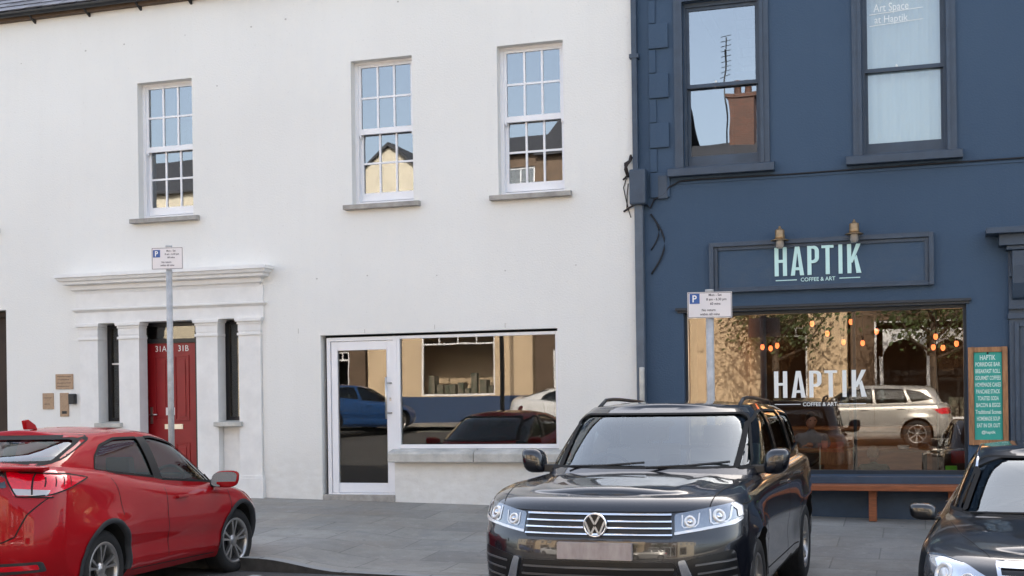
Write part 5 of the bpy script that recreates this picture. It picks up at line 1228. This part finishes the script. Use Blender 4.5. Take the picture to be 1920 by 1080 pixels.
def head(root, c, r, rz, skin='skin', hair='hair_dark', hairlen=0):
    """head with brow, nose, ears, mouth; the face looks to local +y turned by rz"""
    Mx = Matrix.Translation(c) @ Matrix.Rotation(rz, 4, 'Z') @ Matrix.Scale(r / .12, 4)
    mb = MB(); n = 16; vs_ = []
    for i in range(n + 1):
        a = math.pi * i / n
        for k in range(2 * n):
            t = math.pi * k / n; x, y, z = math.sin(a) * math.cos(t), math.sin(a) * math.sin(t), math.cos(a)
            w_ = .075 * (1 - .22 * max(0, -z) ** 1.5); p = Vector((x * w_, y * .095 - (.012 if z < -.4 else 0) * max(0, -y), z * .12))
            f = max(0, y) ** 6 * math.exp(-(x / .22) ** 2)
            p.y += f * .030 * math.exp(-((z + .12) / .16) ** 2); p.y += max(0, y) ** 4 * .006 * math.exp(-((z + .52) / .1) ** 2) - max(0, y) ** 4 * .008 * math.exp(-((abs(x) - .38) / .18) ** 2) * math.exp(-((z - .05) / .12) ** 2)
            vs_.append(Mx @ p)
    mb.add(vs_, [(i * 2 * n + k, i * 2 * n + (k + 1) % (2 * n), (i + 1) * 2 * n + (k + 1) % (2 * n), (i + 1) * 2 * n + k) for i in range(n) for k in range(2 * n)], True)
    for s in (1, -1):
        e = MB(); e.ball((0, 0, 0), .012, .02, .032, 5); mb.add([Mx @ (Vector(v) + Vector((s * .074, -.005, 0))) for v in e.v], e.f, True)
    mb.mi = 1
    for s in (1, -1): e = MB(); e.ball((0, 0, 0), .012, .006, .007, 5); mb.add([Mx @ (Vector(v) + Vector((s * .030, .086, .006))) for v in e.v], e.f, True)
    hd = mb.build('head', [skin, 'hair_dark'], root, off=Vector((0, 0, 0)))
    mb = MB(); vs_ = []; low = -.15 - hairlen
    for i in range(n + 1):
        a = math.pi * i / n * .5
        for k in range(2 * n):
            t = math.pi * k / n; front = max(0, math.sin(t)); aa = a * (1.25 - .55 * front) * (1 + hairlen * (1 - front)); x, y, z = math.sin(aa) * math.cos(t), math.sin(aa) * math.sin(t), math.cos(aa)
            j = 1 + .03 * math.sin(7 * t + 5 * a); vs_.append(Mx @ Vector((x * .084 * j, y * .104 * j - .006, z * .128)))
    mb.add(vs_, [(i * 2 * n + k, i * 2 * n + (k + 1) % (2 * n), (i + 1) * 2 * n + (k + 1) % (2 * n), (i + 1) * 2 * n + k) for i in range(n) for k in range(2 * n)], True)
    mb.build('hair', hair, root, off=Vector((0, 0, 0)))
def hand(root, p, d, up, s=1):
    """palm, four bent fingers and a thumb; d points along the fingers"""
    p, d, up = Vector(p), Vector(d).normalized(), Vector(up).normalized(); sd_ = d.cross(up).normalized()
    V = [(*p, .022, .030), (*(p + d * .05), .016, .036), (*(p + d * .085), .013, .036)]; E_ = [(0, 1), (1, 2)]
    for k, (ln, o) in enumerate(((.065, -.030), (.075, -.010), (.070, .010), (.055, .029))):
        b = p + d * .085 + sd_ * o; i = len(V); V += [(*b, .009), (*(b + d * ln * .5 + up * -.006), .008), (*(b + d * ln * .9 - up * .025), .006)]; E_ += [(2, i), (i, i + 1), (i + 1, i + 2)]
    i = len(V); b = p + d * .03 - sd_ * .035; V += [(*b, .010), (*(b + d * .035 - sd_ * .018), .009), (*(b + d * .06 - sd_ * .02 - up * .01), .007)]; E_ += [(1, i), (i, i + 1), (i + 1, i + 2)]
    return skin_fig('hand', V, E_, 'skin', root, 1)

# customer in the green top, back to the window
t = thing('person', 'small fair haired person in dark green sitting with back to the cafe window', 'person', (-.60, .85, .2), 0)
o0 = (-.60, .62); bx_, by_ = -.60, .62
V = [(bx_, by_, .45, .12, .15), (bx_, by_ - .01, .60, .10, .14), (bx_, by_ - .02, .73, .10, .155), (bx_, by_ - .01, .79, .05, .05), (bx_, by_, .83, .045, .045),
     (bx_ - .14, by_ - .01, .755, .052), (bx_ - .21, by_ + .06, .62, .042), (bx_ - .16, by_ + .24, .60, .034), (bx_ + .14, by_ - .01, .755, .052), (bx_ + .21, by_ + .06, .62, .042), (bx_ + .16, by_ + .24, .60, .034),
     (bx_ - .09, by_ + .12, .46, .075), (bx_ - .10, by_ + .40, .47, .060), (bx_ - .10, by_ + .42, .25, .045), (bx_ + .09, by_ + .12, .46, .075), (bx_ + .10, by_ + .40, .47, .060), (bx_ + .10, by_ + .42, .25, .045)]
V = [(v[0] - t.location.x, v[1] - t.location.y, v[2] - t.location.z, *v[3:]) for v in V]
skin_fig('body', V, [(0, 1), (1, 2), (2, 3), (3, 4), (2, 5), (5, 6), (6, 7), (2, 8), (8, 9), (9, 10), (0, 11), (11, 12), (12, 13), (0, 14), (14, 15), (15, 16)], 'cloth_green', t)
head(t, Vector((bx_ - t.location.x, by_ + .01 - t.location.y, .92 - t.location.z)), .098, R(-35), hair='hair_fair')
hand(t, (bx_ - .155 - t.location.x, by_ + .25 - t.location.y, .60 - t.location.z), (.3, 1, .1), (0, 0, 1)); hand(t, (bx_ + .155 - t.location.x, by_ + .25 - t.location.y, .60 - t.location.z), (-.3, 1, .1), (0, 0, 1))
st_ = MB(); st_.lathe([(0, .42), (.17, .42), (.17, .39), (0, .39)], (-.60, .66, 0), 'z', 24); st_.tube([(-.60, .66, .19), (-.60, .66, .40)], .03, 10); st_.lathe([(0, .19), (.16, .19), (.15, .21), (0, .215)], (-.60, .66, 0), 'z', 24)
tag(st_.build('stool', 'black_plastic'), 'low round black stool under the person in green', 'stool')
# customer in pale grey behind the table
t = thing('person', 'person in pale grey top leaning on the cafe table', 'person', (-1.42, 1.62, .2), 0)
V = [(0, 0, .42, .13, .16), (0, -.03, .62, .12, .16), (0, -.08, .84, .12, .19), (0, -.10, .97, .06, .07), (0, -.11, 1.02, .05, .05),
     (-.17, -.09, .90, .062), (-.27, -.22, .79, .05), (-.42, -.38, .81, .036), (.17, -.09, .90, .062), (.22, -.22, .80, .05), (.06, -.40, .81, .036),
     (-.10, .0, .38, .08), (-.12, -.35, .42, .07), (-.12, -.38, .10, .05), (.10, .0, .38, .08), (.12, -.35, .42, .07), (.12, -.38, .10, .05)]
skin_fig('body', V, [(0, 1), (1, 2), (2, 3), (3, 4), (2, 5), (5, 6), (6, 7), (2, 8), (8, 9), (9, 10), (0, 11), (11, 12), (12, 13), (0, 14), (14, 15), (15, 16)], 'cloth_grey', t)
head(t, Vector((0, -.12, 1.12)), .115, R(200)); hand(t, (-.43, -.39, .81), (-1, -.5, 0), (0, 0, 1)); hand(t, (.05, -.41, .81), (-1, -.2, 0), (0, 0, 1))
st_ = MB(); st_.box(-1.65, -1.19, 1.45, 1.85, .50, .53); 
for a in (-1.62, -1.22):
    for b in (1.48, 1.82): st_.box(a - .02, a + .02, b - .02, b + .02, .19, .50)
tag(st_.build('stool', 'table_wood'), 'square wooden stool under the person in grey', 'stool')

# ------------------------------------------------------------------ the other side of the street (seen in the glass)
def simple_car(name, label, paint, loc, yaw, src, ln=1.0, ht=1.0):
    P = dict(src); P.update(name=name, label=label, paint=paint, loc=loc, yaw=yaw, pitch=0, handle_paint=paint, seams=src.get('seams', []), mirror_paint=paint)
    P.pop('mirror_paint', None)
    c = make_car(P); c.root.scale = (ln, ln, ln * ht)
    return c
SUV = dict(VW); SUV['side_glass'] = [[(.86, 1.19), (.30, 1.50), (.0, 1.57), (-.30, 1.58), (-.33, 1.19)], [(-.42, 1.19), (-.38, 1.58), (-1.10, 1.56), (-1.22, 1.21)], [(-1.32, 1.22), (-1.18, 1.54), (-1.55, 1.48), (-1.85, 1.30)]]
c = simple_car('estate_suv', 'silver high car parked across the street, seen mirrored in the cafe window', 'paint_silver', (-1.55, -18.55, .30), R(180), SUV, .95, 1.0)
for sg in (1, -1):
    c.patch('tail_lamp', rnd([(sg * .55, 1.04), (sg * .90, 1.06), (sg * .90, .90), (sg * .55, .92)], .02, .05), 'rear', 'lamp_red', off=.005, which='tub')
    c.patch('tail_lamp', rnd([(-1.88, 1.02), (-2.25, 1.06), (-2.28, .90), (-2.05, .90)], .02, .05), 'left' if sg > 0 else 'right', 'lamp_red', off=.006, which='tub')
c = simple_car('hatchback', 'white car parked across the street, mirrored at the right of the shop window', 'paint_white', (-8.9, -18.6, .53), R(0), CIV)
c = simple_car('hatchback', 'blue car parked across the street, mirrored in the glass of the white shop door', 'paint_blue', (-16.3, -18.9, .72), R(-60), CIV)
for sg in (1, -1): c.patch('tail_lamp', rnd([(sg * .50, 1.10), (sg * .56, .985), (sg * .80, .945), (sg * .74, 1.12)], .02, .04), 'rear', 'lamp_red', off=.006, which='tub')

def far_house(name, label, x0, x1, eave, ridge, m, y=-24.2, roofm='far_slate', wins=(), shops=(), depth=8, gable=False, base=None, chim=(), zb=.2):
    t = thing(name, label, 'house', ((x0 + x1) / 2, y, zb))
    ops = [tuple(w_) for w_ in wins] + [tuple(s_) for s_ in shops]
    mb = MB(); wall_mesh(mb, x0, x1, zb - .8, eave, [(-b, -a, c, d) for a, b, c, d in ops] if False else ops, 0, .15)
    mb.v = [(v[0], y - v[1], v[2]) for v in mb.v]
    mb.quad((x0, y, zb - .8), (x0, y - depth, zb - .8), (x0, y - depth, eave), (x0, y, eave)); mb.quad((x1, y, zb - .8), (x1, y - depth, zb - .8), (x1, y - depth, eave), (x1, y, eave)); mb.quad((x0, y - depth, zb), (x1, y - depth, zb), (x1, y - depth, eave), (x0, y - depth, eave))
    if gable: mb.add([(x0, y, eave), (x1, y, eave), ((x0 + x1) / 2, y, ridge)], [(0, 1, 2)])
    mb.build('wall', m, t)
    mb = MB()
    if gable: mb.prism([(x0 - .2, eave - .1), ((x0 + x1) / 2, ridge + .05), (x1 + .2, eave - .1), ((x0 + x1) / 2, ridge - .1)], y + .15, y - depth)
    else: mb.prism([(y + .25, eave - .05), (y + .25, eave + .03), (y - depth / 2, ridge), (y - depth - .2, eave), (y - depth / 2, ridge - .12)], x0, x1, 'x')
    ro = mb.build('roof', roofm, t)
    for (a, b, h) in chim:
        mb = MB(); yc = y - depth / 2; mb.box(a, b, yc - .45, yc + .45, ridge - .8, h); mb.box(a - .06, b + .06, yc - .5, yc + .5, h - .12, h); ch = mb.build('chimney', 'brick', ro)
        for k in range(2):
            mb = MB(); mb.lathe([(.12, h), (.10, h + .4), (.12, h + .42), (.09, h + .42)], (a + (b - a) * (.3 + .4 * k), yc, 0), 'z', 12); mb.build('chimney_pot', 'brick', ch)
    for (a, b, c, d) in wins:
        mb = MB(); frame_box(mb, a, b, c, d, .06, y - .12, y - .06); mb.box(a, b, y - .11, y - .07, (c + d) / 2 - .03, (c + d) / 2 + .03); mb.box((a + b) / 2 - .015, (a + b) / 2 + .015, y - .11, y - .07, c, d); wn = mb.build('window', 'upvc', t)
        mb = MB(); mb.box(a + .05, b - .05, y - .10, y - .095, c + .05, d - .05); mb.build('pane', 'win_glass', wn)
        mb = MB(); mb.box(a - .08, b + .08, y - .05, y + .08, c - .08, c); mb.build('sill', 'stone', wn)
    for (a, b, c, d) in shops:
        mb = MB(); frame_box(mb, a, b, c, d, .06, y - .12, y - .05); mb.box(a, b, y - .10, y - .06, d - .32, d - .27); wn = mb.build('shop_window', 'upvc', t)
        for k in range(1, 4): mb = MB(); xx = a + (b - a) * k / 4; mb.box(xx - .02, xx + .02, y - .10, y - .06, d - .27, d - .06); mb.build('glazing_bar', 'upvc', wn)
        mb = MB(); rb = random.Random(int(a * 10)); xx = a + .1
        while xx < b - .3:
            wv = rb.uniform(.12, .3); hh_ = rb.uniform(.15, .45) + (.35 if rb.random() < .4 else 0); mb.box(xx, xx + wv, y - rb.uniform(.5, .9), y - .45, c, c + hh_); xx += wv + rb.uniform(.02, .12)
        mb.build('window_display', 'pictures', wn)
    mb = MB(); mb.box(x0 + .2, x1 - .2, y - 2.2, y - 2.1, zb, eave - .1); mb.build('inner_wall', 'far_dark', t)
    if base:
        segs = []; xs_ = sorted([x0] + [v for s_ in shops if s_[2] < base for v in s_[:2]] + [x1])
        for i in range(0, len(xs_) - 1, 2):
            mb = MB(); mb.box(xs_[i], xs_[i + 1], y + .005, y + .06, zb - .3, base); mb.build('plinth', 'navy_base', t)
    return t
def wrow(xs_, c, d, w_=.95): return [(x, x + w_, c, d) for x in xs_]
far_house('shop_house', 'cream house with dark slate roof opposite, mirrored in the left upper window', -31, -22.5, 9.35, 11.3, 'cream_pale', wins=wrow([-29.5, -27.2, -24.6], 5.2, 7.2), shops=[(-29.5, -26, 1.2, 3.6)])
far_house('dark_house', 'dark brown house opposite, mirrored in the glass of the white shop door', -22.4, -18.2, 8.0, 9.2, 'brown_wall', wins=wrow([-21.5, -19.8], 5.2, 7.2), shops=[(-21.6, -20.4, .8, 3.4), (-19.9, -18.8, .8, 3.4)])
far_house('gabled_house', 'cream house with a gable opposite, mirrored in the middle upper window', -20.3, -16.2, 9.2, 10.95, 'cream_pale', y=-26.4, gable=True, wins=wrow([-18.6], 8.0, 9.2, .6))
far_house('corner_shop', 'cream rendered shop with navy plinth opposite, mirrored in the ground floor shop window', -18.1, -12.2, 8.2, 8.5, 'cream', wins=wrow([-16.3, -14.2], 5.2, 7.2), shops=[(-16.13, -13.5, 1.83, 3.85)], base=1.8, depth=2.0)
far_house('rear_house', 'tall brown house set back opposite, mirrored in the right sash window', -15.4, -12.2, 10.3, 11.5, 'brown_wall', y=-26.6, wins=wrow([-13.8], 8.2, 9.8), depth=6)
far_house('stone_house', 'brown stone house opposite, mirrored in the right sash window', -12.1, -7.6, 9.7, 12.0, 'brown_wall', wins=wrow([-11.2, -9.2], 5.4, 7.6), shops=[(-11.5, -10.3, .7, 3.3), (-9.6, -8.2, 1.4, 3.4)], chim=[(-11.9, -11.2, 13.0)])
far_house('town_house', 'sandy house with a brick chimney opposite, mirrored in the cafe upper window', -7.5, -2.2, 8.6, 10.35, 'cream', wins=wrow([-6.6, -4.4], 5.2, 7.2), shops=[(-4.75, -3.4, .9, 3.8)], chim=[(-6.2, -5.35, 12.0)])
far_house('arcade_house', 'brown house with white arched shop frames opposite, mirrored in the cafe window', -2.1, 4.6, 7.8, 9.8, 'brown_wall', wins=wrow([-1.0, 1.2, 3.3], 5.2, 7.0), shops=[(-1.4, 4.2, .9, 3.9)])
far_house('end_house', 'pale house opposite beyond the arcade', 4.7, 13, 8.6, 10.8, 'cream_pale', wins=wrow([5.6, 8, 10.6], 5.2, 7.2), shops=[(5.5, 8.5, .9, 3.6)])
mb = MB()
for k in range(4):
    x = -1.2 + k * 1.35; 
    mb.box(x - .05, x + .05, -24.19, -24.08, .8, 2.8)
    if k < 3:
        pts = [(x + .675 + .625 * math.cos(math.pi * i / 12), 2.75 + .55 * math.sin(math.pi * i / 12)) for i in range(13)]
        for a, b in zip(pts[:-1], pts[1:]): mb.add([(a[0], -24.08, a[1]), (b[0], -24.08, b[1]), (b[0], -24.08, 3.6), (a[0], -24.08, 3.6), (a[0], -24.16, a[1]), (b[0], -24.16, b[1])], [(0, 1, 2, 3), (0, 4, 5, 1)])
tag(mb.build('arched_shopfront', 'upvc'), 'white arched timber shop frame across the street', 'shopfront')
# trees
def tree(x, y, h, label, seed):
    rt = random.Random(seed); z0 = road_z(x, y) - .05; t = thing('street_tree', label, 'tree', (x, y, z0), 0, 'street trees opposite')
    mb = MB(); mb.tube([(x, y, z0), (x + .03, y, z0 + 1.2), (x - .03, y + .03, z0 + 2.4), (x, y, z0 + 3.4)], [.14, .11, .09, .06], 10)
    tips = []
    for k in range(9):
        a = k * 2.4; b = z0 + 2.2 + .18 * k; L = 1.6 - .08 * k; e = (x + L * math.cos(a), y + L * math.sin(a), b + .9 + rt.random() * .6)
        mb.tube([(x, y, b), (x + L * .5 * math.cos(a), y + L * .5 * math.sin(a), b + .35), e], [.05, .035, .015], 6); tips += [e, (x + L * .6 * math.cos(a), y + L * .6 * math.sin(a), b + .6)]
    mb.build('trunk', 'bark', t)
    mb = MB()
    for e in tips:
        for k in range(150):
            c = Vector(e) + Vector((rt.gauss(0, .38), rt.gauss(0, .38), rt.gauss(0, .30))); s = rt.uniform(.05, .10)
            q = Vector((rt.gauss(0, 1), rt.gauss(0, 1), rt.gauss(0, 1))).normalized(); r_ = q.orthogonal().normalized(); u_ = q.cross(r_)
            mb.add([c - r_ * s, c - u_ * s * .5, c + r_ * s, c + u_ * s * .5], [(0, 1, 2, 3)])
    mb.build('crown', 'leaf', t)
tree(.28, -21.6, 5.5, 'leafy tree on the opposite pavement, mirrored in the right cafe pane', 1)
tree(-4.15, -22.4, 5.6, 'leafy tree on the opposite pavement, mirrored at the top left of the cafe window', 2)
t = thing('tv_aerial', 'thin television aerial on the roof opposite, mirrored in the cafe upper window', 'aerial', (-6.35, -28.2, 10))
mb = MB(); mb.tube([(-6.35, -28.2, 9.8), (-6.35, -28.2, 13.6)], .03, 6); mb.build('mast', 'black_plastic', t)
mb = MB(); mb.tube([(-6.42, -28.7, 12.7), (-6.22, -27.6, 13.9)], .02, 6)
for k in range(9): mb.tube([(-6.60 + .025 * k, -28.7 + .137 * k, 12.72 + .15 * k), (-6.24 + .025 * k, -28.7 + .137 * k, 12.78 + .15 * k)], .014, 5)
mb.build('elements', 'black_plastic', t)
# lamp column across the street
t = thing('street_lamp', 'dark street lamp with a curved neck, mirrored in the right sash window', 'street lamp', (-12.3, -21.3, .6))
mb = MB(); mb.tube([(-12.3, -21.3, .5), (-12.3, -21.3, 9.2)] + [(-12.3 - .9 * (1 - math.cos(R(q))), -21.3, 9.2 + 2.0 * math.sin(R(q))) for q in (20, 40, 60, 80)], .07, 8); mb.build('column', 'black_plastic', t)
mb = MB(); mb.ball((-13.1, -21.3, 11.25), .35, .15, .12, 6); mb.build('lamp_head', 'black_plastic', t)
# passer-by opposite
t = thing('person', 'passer-by in dark clothes across the street, mirrored in the white shop window', 'person', (-9.9, -21.2, .73), 0)
V = [(0, 0, .92, .11, .15), (0, 0, 1.15, .10, .15), (0, 0, 1.38, .11, .19), (0, 0, 1.50, .05, .05), (0, 0, 1.55, .05, .05), (-.19, 0, 1.42, .055), (-.25, .02, 1.14, .042), (-.24, .10, .90, .032), (.19, 0, 1.42, .055), (.25, -.02, 1.14, .042), (.24, .06, .90, .032),
     (-.09, 0, .86, .085), (-.10, .10, .48, .06), (-.10, .08, .07, .04), (-.10, .20, .04, .035), (.09, 0, .86, .085), (.10, -.08, .48, .06), (.10, -.20, .08, .04), (.10, -.08, .04, .035)]
skin_fig('body', V, [(0, 1), (1, 2), (2, 3), (3, 4), (2, 5), (5, 6), (6, 7), (2, 8), (8, 9), (9, 10), (0, 11), (11, 12), (12, 13), (13, 14), (0, 15), (15, 16), (16, 17), (17, 18)], 'cloth_dark', t)
head(t, Vector((0, 0.01, 1.66)), .115, R(0)); hand(t, (-.24, .10, .89), (0, .1, -1), (0, 1, 0)); hand(t, (.24, .06, .89), (0, .1, -1), (0, 1, 0))

# labels for the copies that look alike are kept short here
